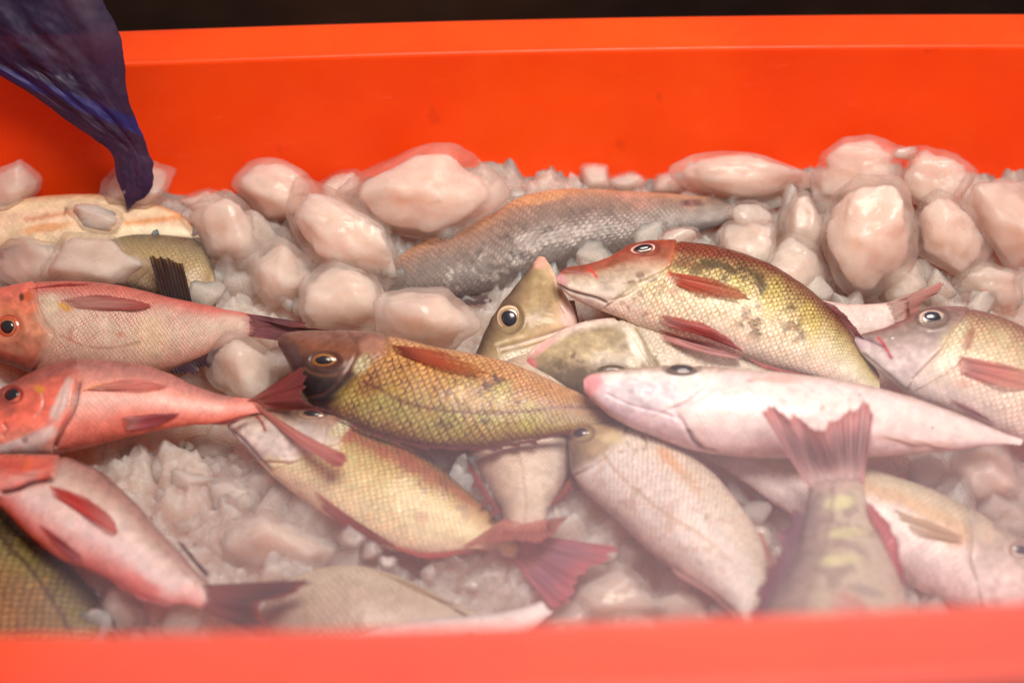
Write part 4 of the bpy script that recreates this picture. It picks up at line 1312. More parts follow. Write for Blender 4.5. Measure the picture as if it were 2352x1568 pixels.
# cream fish with brown head
fish('cream fish with brown head, orange flank patch and fine brown scale rows',
     [(1305, 985, 1303, 995), (1335, 975, 1306, 1035), (1385, 975, 1312, 1080), (1440, 985, 1335, 1118), (1500, 1000, 1372, 1152), (1560, 1030, 1415, 1190), (1615, 1072, 1460, 1232), (1665, 1120, 1510, 1275),
      (1710, 1175, 1565, 1315), (1745, 1230, 1620, 1350), (1762, 1290, 1665, 1380), (1762, 1345, 1695, 1410), (1750, 1400, 1715, 1440), (1745, 1440, 1725, 1460)],
     0.026, [(-1, (200, 174, 166)), (-0.6, (232, 208, 200)), (-0.1, (238, 216, 202)), (0.3, (236, 208, 188)), (0.7, (236, 206, 182)), (1, (215, 182, 164))], sl=18, k=0.55, anchor=(1500, 1150),
     head=[(-1, (100, 76, 62)), (-0.4, (140, 108, 82)), (0.2, (160, 124, 90)), (0.6, (176, 136, 100)), (1, (130, 94, 72))],
     headline=[(1440, 975), (1425, 1012), (1402, 1042), (1362, 1070), (1315, 1092)], edge=(150, 106, 86), scale=14, sc=0.95, gloss=0.3,
     feats=[('line', [(1383, 1038), (1415, 1082), (1464, 1126), (1528, 1179), (1609, 1227), (1680, 1290)], 4.5, (170, 128, 92), 0.7), ('patch', 1540, 1058, 52, 17, 48, (232, 160, 112), 0.85), ('patch', 1590, 1110, 50, 15, 50, (228, 172, 130), 0.6), ('blotch', 1690, 1240, 90, 22, 58, (214, 150, 105), 0.75, 90, 0.5),
            ('crease', [(1476, 1000), (1486, 1016), (1478, 1030)], 5, 1.0, (110, 78, 60), 0.7), ('blotch', 1430, 1025, 60, 30, 30, (112, 82, 60), 0.8, 110, 0.48), ('patch', 1405, 1005, 34, 18, 0, (206, 172, 132), 0.7),
            ('blotch', 1590, 1180, 60, 14, 10, (130, 100, 92), 0.7, 160, 0.45), ('blotch', 1440, 1130, 140, 40, 40, (176, 136, 110), 0.6, 100, 0.50), ('blotch', 1600, 1250, 160, 60, 52, (190, 150, 124), 0.6, 160, 0.50), ('patch', 1500, 990, 60, 16, 25, (214, 172, 130), 0.5)],
     eyes=[dict(c=(1334, 995), r=(27, 18), iris=GOLD_EYE, pupil=0.62, rim=(78, 56, 46), follow=0.5)],
     fins=[dict(name='anal_fin', B=[(1540, 1300), (1620, 1350), (1690, 1405)], T=[(1560, 1325), (1640, 1372), (1700, 1425)], rays=12, mode='plane', off=0.004, root=(196, 140, 128), mid=(176, 110, 104), tip=(176, 110, 110)),
           dict(name='dorsal_fin', B=[(1735, 1215), (1762, 1290), (1764, 1345)], T=[(1752, 1225), (1780, 1300), (1778, 1350)], rays=10, mode='plane', off=0.004, root=(200, 145, 125), mid=(190, 120, 108), tip=(180, 105, 105))],
     group='pale cream fish')

# white-bellied fish on the right, tail under the others
fish('pale fish facing away from the others with dark eye, orange side stripe and white belly',
     [(2440, 1330, 2440, 1345), (2415, 1290, 2420, 1385), (2370, 1262, 2380, 1405), (2310, 1225, 2320, 1410), (2250, 1190, 2250, 1400), (2190, 1155, 2180, 1380), (2130, 1125, 2110, 1345), (2060, 1100, 2040, 1300),
      (1990, 1075, 1960, 1258), (1910, 1058, 1880, 1218), (1830, 1045, 1800, 1170), (1740, 1035, 1730, 1122), (1660, 1025, 1660, 1075), (1610, 1018, 1608, 1046)],
     0.010, [(-1, (214, 180, 172)), (-0.6, (238, 208, 202)), (-0.1, (238, 206, 196)), (0.12, (216, 168, 130)), (0.32, (214, 172, 134)), (0.5, (208, 182, 152)), (0.8, (192, 166, 138)), (1, (150, 126, 104))], sl=20, k=0.6,
     head=[(-1, (228, 196, 190)), (-0.4, (226, 194, 182)), (0.2, (186, 156, 140)), (0.6, (168, 142, 124)), (1, (140, 115, 102))],
     headline=[(2228, 1165), (2222, 1195), (2230, 1235), (2226, 1281), (2240, 1331), (2260, 1400)], edge_band=[(-1, (226, 190, 182)), (0.2, (190, 150, 122)), (1, (128, 104, 84))], scale=14.5, sc=0.7, anchor=(2100, 1230), gloss=0.3,
     feats=[('patch', 2290, 1205, 30, 22, 70, (150, 124, 108), 0.7), ('scalepatch', 2262, 1215, 22, 44, -15, (214, 186, 160), 0.8), ('crease', [(2226, 1190), (2232, 1232), (2228, 1282), (2242, 1330)], 6, 1.4, (150, 118, 100), 0.6),
            ('line', [(1640, 1068), (1700, 1104), (1760, 1148), (1825, 1190)], 9, (218, 150, 118), 0.6), ('patch', 1700, 1070, 90, 40, 25, (238, 205, 196), 0.7), ('patch', 2190, 1250, 24, 14, 0, (205, 150, 95), 0.6), ('patch', 2050, 1255, 5, 5, 0, (150, 95, 85), 0.7)],
     eyes=[dict(c=(2343, 1263), r=(22, 17), iris=[(0, (25, 28, 40)), (0.62, (35, 38, 50)), (0.72, (165, 140, 125)), (1, (120, 98, 88))], pcol=(38, 44, 60), pupil=0.66, rim=(140, 112, 100), follow=0.4)],
     fins=[dict(name='pectoral_fin', B=[(2214, 1232), (2212, 1250)], T=[(2070, 1160), (2055, 1172), (2080, 1200), (2130, 1238)], rays=10, lift=0.001, root=(205, 160, 130), mid=(218, 170, 134), tip=(222, 182, 150), ray=(196, 140, 105))],
     group='white bellied fish')

# brown grey fish on the right edge
fish('grey brown faced fish with large ringed eye and red side fin',
     [(1963, 775, 1963, 785), (1985, 766, 1980, 812), (2025, 757, 2010, 842), (2070, 738, 2045, 870), (2115, 716, 2080, 897), (2170, 710, 2120, 920), (2235, 717, 2180, 940), (2300, 735, 2240, 965), (2360, 762, 2300, 995),
      (2430, 800, 2370, 1020), (2510, 860, 2450, 1040), (2590, 930, 2540, 1050), (2640, 970, 2610, 1050)],
     0.050, [(-1, (234, 202, 190)), (-0.6, (234, 206, 182)), (-0.2, (226, 200, 164)), (0.25, (204, 172, 132)), (0.6, (178, 138, 108)), (0.85, (130, 92, 82)), (1, (105, 74, 70))], k=0.55, sl=26, anchor=(2200, 850),
     head=[(-1, (214, 182, 176)), (-0.6, (210, 178, 170)), (-0.2, (174, 142, 134)), (0.3, (140, 112, 102)), (0.7, (132, 98, 90)), (1, (120, 76, 74))],
     headline=[(2232, 700), (2206, 740), (2184, 765), (2160, 808), (2125, 842), (2100, 868), (2082, 895)], edge_band=[(-1, (196, 150, 138)), (0, (176, 128, 100)), (0.5, (128, 78, 66)), (1, (84, 52, 52))], scale=18, sc=0.9, gloss=0.2,
     feats=[('scalepatch', 2196, 770, 54, 15, -55, (212, 190, 154), 0.95), ('patch', 2226, 778, 36, 14, -68, (150, 84, 74), 0.8), ('line', [(2017, 777), (2030, 792), (2046, 821)], 4, (176, 52, 62), 0.95), ('crease', [(1972, 773), (2000, 782), (2028, 796)], 3.5, 1.4, (120, 84, 90), 0.8),
            ('smoothpatch', 1980, 788, 22, 16, 0, (196, 156, 158), 0.8), ('smoothpatch', 2050, 777, 5, 3, 0, (214, 196, 186), 0.9), ('crease', [(1985, 815), (2040, 860), (2085, 900)], 4, 1.0, (170, 135, 140), 0.6), ('line', [(2000, 762), (2050, 748), (2100, 726)], 6, (135, 70, 70), 0.6),
            ('patch', 2205, 842, 13, 22, 0, (222, 128, 104), 0.7), ('patch', 2214, 878, 18, 12, 0, (226, 140, 110), 0.5), ('crease', [(2160, 806), (2126, 840), (2095, 870)], 3, 1.0, (165, 130, 122), 0.5), ('flap', [(2232, 770), (2205, 830), (2150, 870), (2115, 890)], 22, 0.8, 1.0)],
     eyes=[dict(c=(2141, 731), r=(33, 20), iris=PALE_EYE, pupil=0.60, rim=(100, 70, 66), follow=0.4, pshift=(-1, -3), pcol=(40, 40, 54))],
     fins=[dict(name='pectoral_fin', B=[(2202, 816), (2205, 858)], T=[(2300, 832), (2380, 862), (2402, 886), (2330, 892), (2262, 880)], rays=16, lift=0.004, root=(165, 78, 82), mid=(212, 96, 88), tip=(220, 120, 100), ray=(235, 170, 150), rayamt=0.55, rag=0.05),
           dict(name='pelvic_fin', B=[(2178, 912), (2205, 938)], T=[(2240, 940), (2292, 980), (2272, 978)], rays=9, lift=0.003, edge_off=0.003, root=(205, 140, 140), mid=(170, 90, 98), tip=(140, 72, 84))],
     group='grey faced reddish breams')

# the red headed fish on top
fish('gold fish with long red brow and dark scale patches, lying on top of the pile',
     [(1279, 634, 1280, 652), (1300, 617, 1305, 675), (1349, 609, 1345, 697), (1400, 592, 1395, 716), (1450, 566, 1440, 735), (1507, 559, 1490, 755), (1560, 560, 1540, 768), (1620, 566, 1600, 785), (1680, 580, 1660, 803),
      (1740, 599, 1710, 820), (1800, 628, 1765, 838), (1855, 665, 1830, 856), (1900, 703, 1885, 872), (1940, 745, 1930, 885), (1970, 785, 1965, 900), (1998, 825, 1995, 915), (2020, 860, 2020, 930)],
     0.054, [(-1, (236, 200, 184)), (-0.65, (236, 210, 178)), (-0.2, (224, 200, 154)), (0.2, (206, 172, 112)), (0.5, (172, 126, 82)), (0.75, (128, 72, 52)), (1, (108, 58, 46))], k=0.55, sl=28,
     head=[(-1, (196, 158, 146)), (-0.55, (208, 178, 160)), (-0.1, (190, 156, 134)), (0.2, (182, 136, 112)), (0.42, (150, 78, 58)), (1, (134, 62, 48))],
     headline=[(1556, 545), (1550, 575), (1540, 612), (1520, 626), (1457, 652), (1420, 682), (1395, 700)], edge_band=[(-1, (206, 150, 126)), (-0.2, (150, 100, 64)), (0.3, (92, 60, 38)), (0.7, (58, 28, 22)), (1, (50, 25, 22))], scale=17, sc=1.0, scvar=0.2, gloss=0.2,
     feats=[('blotch', 1700, 640, 110, 40, 20, (66, 58, 42), 0.9, 150, 0.44), ('blotch', 1735, 735, 60, 50, 20, (76, 62, 46), 0.85, 150, 0.45), ('blotch', 1820, 745, 40, 70, -20, (72, 56, 44), 0.8, 150, 0.47), ('blotch', 1600, 610, 70, 30, 10, (80, 64, 44), 0.8, 150, 0.45),
            ('patch', 1600, 577, 80, 15, 8, (146, 62, 46), 0.8), ('patch', 1575, 600, 30, 22, 0, (176, 110, 80), 0.6), ('patch', 1690, 660, 36, 34, 0, (216, 184, 92), 0.7), ('patch', 1775, 690, 26, 60, 15, (222, 190, 100), 0.7), ('patch', 1860, 735, 24, 60, -10, (212, 176, 86), 0.6),
            ('blotch', 1480, 700, 80, 40, 10, (130, 98, 92), 0.7, 260, 0.55), ('blotch', 1530, 680, 60, 60, 0, (110, 84, 72), 0.6, 260, 0.56), ('blotch', 1480, 640, 60, 20, -15, (100, 64, 50), 0.7, 200, 0.48),
            ('crease', [(1286, 656), (1310, 668), (1342, 677), (1370, 684), (1392, 694)], 3.5, 1.8, (92, 70, 72), 0.9), ('smoothpatch', 1287, 645, 16, 18, 0, (216, 146, 146), 0.85), ('line', [(1352, 616), (1361, 625), (1371, 637)], 3.5, (196, 48, 44), 0.95),
            ('crease', [(1300, 622), (1330, 626), (1355, 636)], 3, 0.8, (176, 118, 118), 0.5), ('crease', [(1400, 690), (1440, 680), (1475, 655), (1500, 640)], 3.5, 1.0, (232, 200, 182), 0.5), ('flap', [(1545, 600), (1530, 626), (1470, 660), (1415, 690)], 20, 0.9, 1.0),
            ('line', [(1548, 565), (1540, 600), (1530, 615)], 5, (190, 90, 60), 0.7), ('patch', 1543, 646, 14, 14, 0, (230, 190, 180), 0.7), ('patch', 1540, 628, 10, 8, 0, (210, 90, 66), 0.8), ('patch', 1545, 670, 16, 14, 0, (190, 110, 86), 0.5)],
     eyes=[dict(c=(1478, 573), r=(32, 14), iris=[(0, (20, 16, 20)), (0.6, (28, 20, 24)), (0.70, (170, 60, 45)), (0.8, (232, 196, 180)), (0.92, (226, 180, 160)), (1, (130, 60, 48))], pupil=0.60, rim=(120, 50, 42), follow=0.5, ang=-8, pshift=(0, -2), dome=0.5)],
     fins=[dict(name='pectoral_fin', B=[(1537, 624), (1547, 652)], T=[(1640, 638), (1700, 666), (1716, 684), (1650, 682), (1600, 674)], rays=13, lift=0.004, root=(200, 82, 62), mid=(208, 98, 70), tip=(210, 130, 96), ray=(170, 60, 48), rag=0.05, rayamt=0.55),
           dict(name='pelvic_fin', B=[(1514, 721), (1515, 744)], T=[(1610, 738), (1680, 780), (1706, 808), (1640, 775), (1575, 760)], rays=9, lift=0.006, root=(220, 150, 140), mid=(196, 84, 78), tip=(190, 52, 54), ray=(150, 50, 54), rag=0.02),
           dict(name='pelvic_fin', B=[(1512, 756), (1520, 774)], T=[(1620, 782), (1704, 819), (1690, 824), (1605, 808)], rays=9, lift=0.004, edge_off=0.006, root=(205, 110, 100), mid=(190, 80, 76), tip=(186, 66, 66), ray=(228, 190, 180), rag=0.02, bow=0.04),
           dict(name='anal_fin', B=[(1712, 820), (1765, 838), (1830, 856)], T=[(1760, 847), (1850, 869), (1950, 880)], rays=9, mode='plane', off=0.010, lift=0.004, root=(196, 92, 86), mid=(165, 66, 68), tip=(150, 60, 70), ray=(215, 120, 110)),
           dict(name='dorsal_fin', B=[(1885, 690), (1925, 730), (1962, 772)], T=[(1915, 700), (1955, 738), (1988, 785)], rays=9, mode='plane', off=0.006, rag=0.1, root=(110, 48, 46), mid=(118, 52, 56), tip=(105, 46, 54), ray=(170, 90, 90))],
     group='grey faced reddish breams')

# gaping head in the middle
fish('olive brown fish head with wide gold-ringed eye, snout raised towards the back',
     [(1236, 590, 1252, 592), (1222, 608, 1268, 618), (1200, 636, 1288, 662), (1178, 664, 1310, 700), (1155, 695, 1325, 738), (1132, 730, 1320, 770), (1112, 765, 1285, 800), (1098, 800, 1245, 840), (1080, 840, 1210, 890),
      (1050, 890, 1180, 940), (1010, 940, 1130, 980), (970, 970, 1070, 1000), (940, 985, 1010, 1000)],
     0.034, [(-1, (214, 174, 152)), (-0.6, (196, 152, 118)), (0, (172, 136, 96)), (0.5, (150, 116, 84)), (0.8, (108, 80, 64)), (1, (74, 54, 46))], sl=34, k=0.5, anchor=(1220, 710), edge=(150, 118, 98), scale=15, sc=0.0,
     feats=[('smoothpatch', 1244, 598, 24, 22, 0, (214, 148, 128), 0.9), ('smoothpatch', 1308, 730, 26, 40, -20, (222, 170, 158), 0.8), ('crease', [(1150, 800), (1190, 790), (1250, 772), (1305, 755)], 5, 1.6, (222, 186, 168), 0.8), ('crease', [(1150, 808), (1195, 800), (1255, 782), (1310, 764)], 3, 0.9, (130, 96, 80), 0.5),
            ('patch', 1265, 660, 40, 20, 60, (196, 160, 116), 0.5), ('line', [(1195, 760), (1230, 730), (1265, 700)], 10, (130, 96, 66), 0.4), ('scalepatch', 1185, 820, 60, 22, -20, (226, 194, 168), 0.9), ('line', [(1140, 790), (1170, 780), (1200, 772)], 4, (226, 190, 150), 0.6),
            ('line', [(1230, 640), (1225, 680), (1215, 720)], 8, (186, 150, 108), 0.4), ('blotch', 1240, 690, 70, 70, 0, (140, 104, 74), 0.5, 120, 0.5), ('crease', [(1262, 622), (1275, 650), (1282, 690), (1300, 720)], 4, 1.0, (196, 156, 130), 0.4)],
     eyes=[dict(c=(1169, 731), r=(29, 32), iris=[(0, (22, 22, 28)), (0.56, (34, 34, 44)), (0.64, (196, 140, 100)), (0.74, (150, 110, 86)), (0.84, (236, 196, 160)), (0.95, (205, 160, 125)), (1, (110, 82, 66))], pupil=0.60, rim=(110, 80, 62), follow=0.3, pshift=(2, 1), pcol=(36, 36, 46))],
     fins=[dict(name='jaw', B=[(1285, 690), (1318, 742)], T=[(1320, 690), (1330, 742)], rays=3, mode='plane', off=-0.004, lift=-0.002, root=(170, 112, 112), mid=(165, 108, 112), tip=(150, 98, 104), rayamt=0.1, rag=0.02)],
     group='grey faced reddish breams')

# blunt brown head below it
fish('pale fish with blunt speckled brown head and pink lips, under the red browed fish',
     [(1208, 830, 1212, 850), (1222, 805, 1232, 872), (1262, 778, 1270, 892), (1310, 752, 1315, 905), (1370, 738, 1365, 915), (1430, 738, 1425, 918), (1490, 750, 1480, 915), (1560, 765, 1550, 910), (1640, 780, 1640, 900),
      (1720, 800, 1720, 895), (1800, 820, 1800, 890), (1870, 840, 1870, 885)],
     0.034, [(-1, (140, 110, 98)), (-0.4, (190, 160, 136)), (0.1, (210, 180, 156)), (0.6, (216, 186, 164)), (1, (180, 150, 134))], k=0.55, sl=28, anchor=(1350, 820),
     head=[(-1, (74, 58, 46)), (-0.5, (122, 98, 76)), (0, (156, 126, 96)), (0.5, (168, 136, 106)), (0.75, (222, 186, 168)), (1, (214, 168, 158))],
     headline=[(1405, 725), (1430, 748), (1455, 775), (1476, 813), (1500, 850), (1510, 920)], edge=(160, 128, 106), scale=20, sc=0.75,
     feats=[('smoothpatch', 1214, 838, 20, 26, 0, (216, 112, 112), 0.95), ('smoothpatch', 1245, 800, 40, 10, -38, (222, 150, 142), 0.8), ('crease', [(1212, 838), (1228, 852), (1236, 872)], 4, 1.6, (176, 84, 88), 0.7), ('blotch', 1340, 850, 110, 60, 0, (100, 78, 60), 0.7, 200, 0.5), ('blotch', 1340, 800, 110, 50, 0, (196, 160, 112), 0.6, 260, 0.56),
            ('crease', [(1462, 752), (1480, 785), (1492, 815), (1512, 845)], 5, 1.4, (130, 100, 66), 0.8), ('smoothpatch', 1462, 790, 20, 44, -28, (228, 198, 178), 0.8), ('scalepatch', 1455, 835, 20, 14, 40, (222, 194, 160), 0.8), ('patch', 1508, 830, 7, 30, -10, (150, 118, 72), 0.8),
            ('flap', [(1440, 745), (1466, 780), (1484, 815), (1505, 845)], 20, 1.2, 1.0)],
     eyes=[dict(c=(1406, 853), r=(29, 12), iris=[(0, (30, 24, 22)), (0.5, (50, 40, 34)), (0.7, (120, 95, 70)), (1, (90, 70, 54))], pupil=0.5, rim=(84, 64, 50), follow=0.5)],
     group='pale cream fish')

# long grey fish at the back; tub's orange bounce light painted along its top
fish('long grey scaly fish lying at the back, half under the big ice lumps',
     [(862, 655, 866, 668), (890, 615, 895, 680), (940, 575, 945, 686), (1000, 548, 1005, 690), (1070, 528, 1075, 684), (1130, 495, 1145, 672), (1190, 458, 1215, 655), (1270, 440, 1290, 632), (1350, 436, 1370, 605), (1430, 440, 1450, 580),
      (1520, 445, 1530, 556), (1600, 450, 1605, 535), (1680, 452, 1685, 508), (1760, 450, 1760, 485), (1820, 445, 1820, 465)],
     0.012, [(-1, (104, 86, 82)), (-0.5, (128, 108, 100)), (0, (140, 116, 104)), (0.5, (158, 118, 102)), (0.8, (190, 134, 104)), (1, (205, 140, 100))], k=0.5, sl=30, edge_band=[(-1, (84, 66, 62)), (0.5, (120, 84, 74)), (1, (150, 96, 76))], scale=19, sc=0.8,
     feats=[('patch', 1590, 466, 34, 12, 0, (90, 44, 46), 0.9), ('patch', 1720, 460, 110, 22, 0, (110, 88, 78), 0.8), ('blotch', 1500, 470, 130, 40, 5, (205, 140, 122), 0.7, 60, 0.48), ('blotch', 1560, 520, 110, 34, -10, (98, 84, 78), 0.7, 60, 0.48), ('patch', 1230, 455, 110, 16, -12, (228, 158, 105), 0.6), ('blotch', 1250, 570, 300, 90, -15, (92, 74, 70), 0.75, 110, 0.47), ('blotch', 1150, 600, 200, 60, -25, (176, 150, 138), 0.6, 140, 0.52)],
     fins=[dict(name='anal_fin', B=[(1040, 684), (1130, 672), (1205, 652)], T=[(1055, 702), (1150, 694), (1218, 660)], rays=10, mode='plane', off=0.004, root=(112, 86, 84), mid=(96, 72, 74), tip=(84, 62, 66), rag=0.1),
           dict(name='caudal_fin', B=[(1800, 446), (1812, 466)], T=[(1865, 430), (1870, 455)], rays=8, mode='plane', off=0.004, root=(130, 100, 90), mid=(110, 84, 78), tip=(100, 76, 72))],
     group='grey and olive fish at the back')

# pair half covered by ice at the back left
fish('cream white fish with orange streaks under ice below the hanging bag',
     [(-120, 520, -120, 540), (-60, 480, -60, 570), (20, 463, 20, 580), (110, 455, 110, 582), (200, 450, 200, 580), (280, 455, 290, 572), (350, 468, 360, 560), (410, 490, 420, 552), (450, 525, 452, 546), (470, 540, 470, 548)],
     0.030, [(-1, (205, 172, 142)), (-0.5, (236, 200, 162)), (0, (226, 180, 148)), (0.5, (226, 188, 150)), (0.8, (214, 150, 112)), (1, (196, 112, 80))], k=0.6, sl=26, edge=(205, 150, 120), scale=16, sc=0.3,
     feats=[('line', [(290, 512), (350, 506), (410, 500)], 7, (214, 130, 72), 0.85), ('patch', 110, 522, 70, 14, -8, (216, 140, 84), 0.8), ('line', [(60, 505), (150, 490), (220, 478)], 6, (205, 110, 70), 0.6), ('patch', 150, 485, 4, 14, 10, (100, 70, 50), 0.8), ('patch', 390, 530, 70, 12, 5, (244, 212, 176), 0.8)],
     group='grey and olive fish at the back')
fish('olive backed fish showing only its dark edge under the orange streaked fish',
     [(230, 545, 230, 600), (300, 540, 290, 650), (380, 542, 370, 680), (440, 550, 430, 690), (470, 570, 460, 680), (488, 610, 480, 660), (495, 640, 490, 655)],
     0.024, [(-1, (176, 142, 116)), (0, (184, 146, 100)), (0.5, (150, 122, 88)), (0.8, (92, 76, 62)), (1, (66, 56, 48))], k=0.5, sl=26, edge=(120, 92, 70), scale=15, sc=0.7, group='grey and olive fish at the back')
fish('fish hidden under ice with only its ragged black tail fin sticking up',
     [(200, 830, 210, 850), (260, 760, 300, 860), (320, 722, 390, 830), (365, 705, 430, 770), (380, 692, 442, 725)],
     0.006, [(-1, (60, 46, 44)), (1, (60, 46, 44))], k=0.5, edge=(40, 30, 30), scale=14, sc=0.6,
     fins=[dict(name='caudal_fin', B=[(380, 712), (446, 716)], T=[(342, 588), (360, 590), (376, 592), (394, 597), (420, 606)], surf=1, rays=7, mode='plane', off=0.014, lift=0.024, rag=0.022, wave=0.0012, at=0.8, root=(70, 52, 50), mid=(66, 50, 47), tip=(112, 80, 52), ray=(50, 38, 38), rayamt=0.35)],
     group='grey and olive fish at the back')
fish('pale pink fish with only its tail end showing behind the ringed-eye fish',
     [(1650, 700, 1650, 730), (1720, 690, 1720, 790), (1800, 690, 1800, 810), (1880, 690, 1880, 800), (1950, 698, 1950, 785), (2010, 697, 2020, 770), (2060, 690, 2065, 750), (2085, 685, 2090, 740)],
     0.018, [(-1, (214, 172, 160)), (0, (232, 196, 184)), (0.6, (228, 186, 172)), (1, (214, 160, 146))], k=0.5, edge=(190, 150, 138), scale=13, sc=0.6, anchor=(2000, 740),
     fins=[dict(name='caudal_fin', B=[(2050, 690), (2062, 745)], T=[(2164, 647), (2168, 662), (2110, 702), (2135, 720)], rays=14, mode='plane', off=0.010, lift=0.006, root=(220, 170, 156), mid=(205, 142, 130), tip=(205, 125, 112), ray=(165, 105, 98))],
     group='pale cream fish')
fish('speckled fish half buried in front ice beside a forked dark tail',
     [(600, 1400, 600, 1420), (640, 1345, 650, 1470), (720, 1310, 730, 1520), (810, 1300, 820, 1530), (900, 1320, 900, 1520), (980, 1355, 970, 1490), (1050, 1390, 1040, 1450), (1100, 1408, 1100, 1430)],
     0.008, [(-1, (196, 164, 142)), (0, (190, 156, 132)), (0.6, (200, 168, 142)), (1, (206, 172, 142))], k=0.5, sl=20, edge=(120, 92, 80), scale=18, sc=0.8, anchor=(850, 1380),
     fins=[dict(name='dorsal_fin', B=[(860, 1310), (905, 1330), (945, 1352)], T=[(905, 1322), (1005, 1368), (1088, 1406)], rays=9, lift=0.003, mode='surface', edge_off=0.004, root=(216, 178, 136), mid=(214, 172, 142), tip=(220, 184, 160), ray=(196, 150, 112))],
     group='white bellied fish')
fish('slim white fish along the front wall, only its back above the edge',
     [(640, 1520, 640, 1540), (720, 1462, 740, 1560), (820, 1440, 830, 1570), (920, 1428, 930, 1560), (1020, 1418, 1030, 1530), (1120, 1410, 1130, 1490), (1200, 1395, 1210, 1450), (1260, 1372, 1265, 1410), (1290, 1360, 1295, 1385)],
     0.012, [(-1, (220, 190, 182)), (0, (230, 204, 194)), (0.6, (228, 200, 190)), (1, (180, 150, 146))], k=0.55, sl=18, edge=(190, 160, 152), scale=14, sc=0.4, anchor=(1000, 1430), group='white bellied fish')

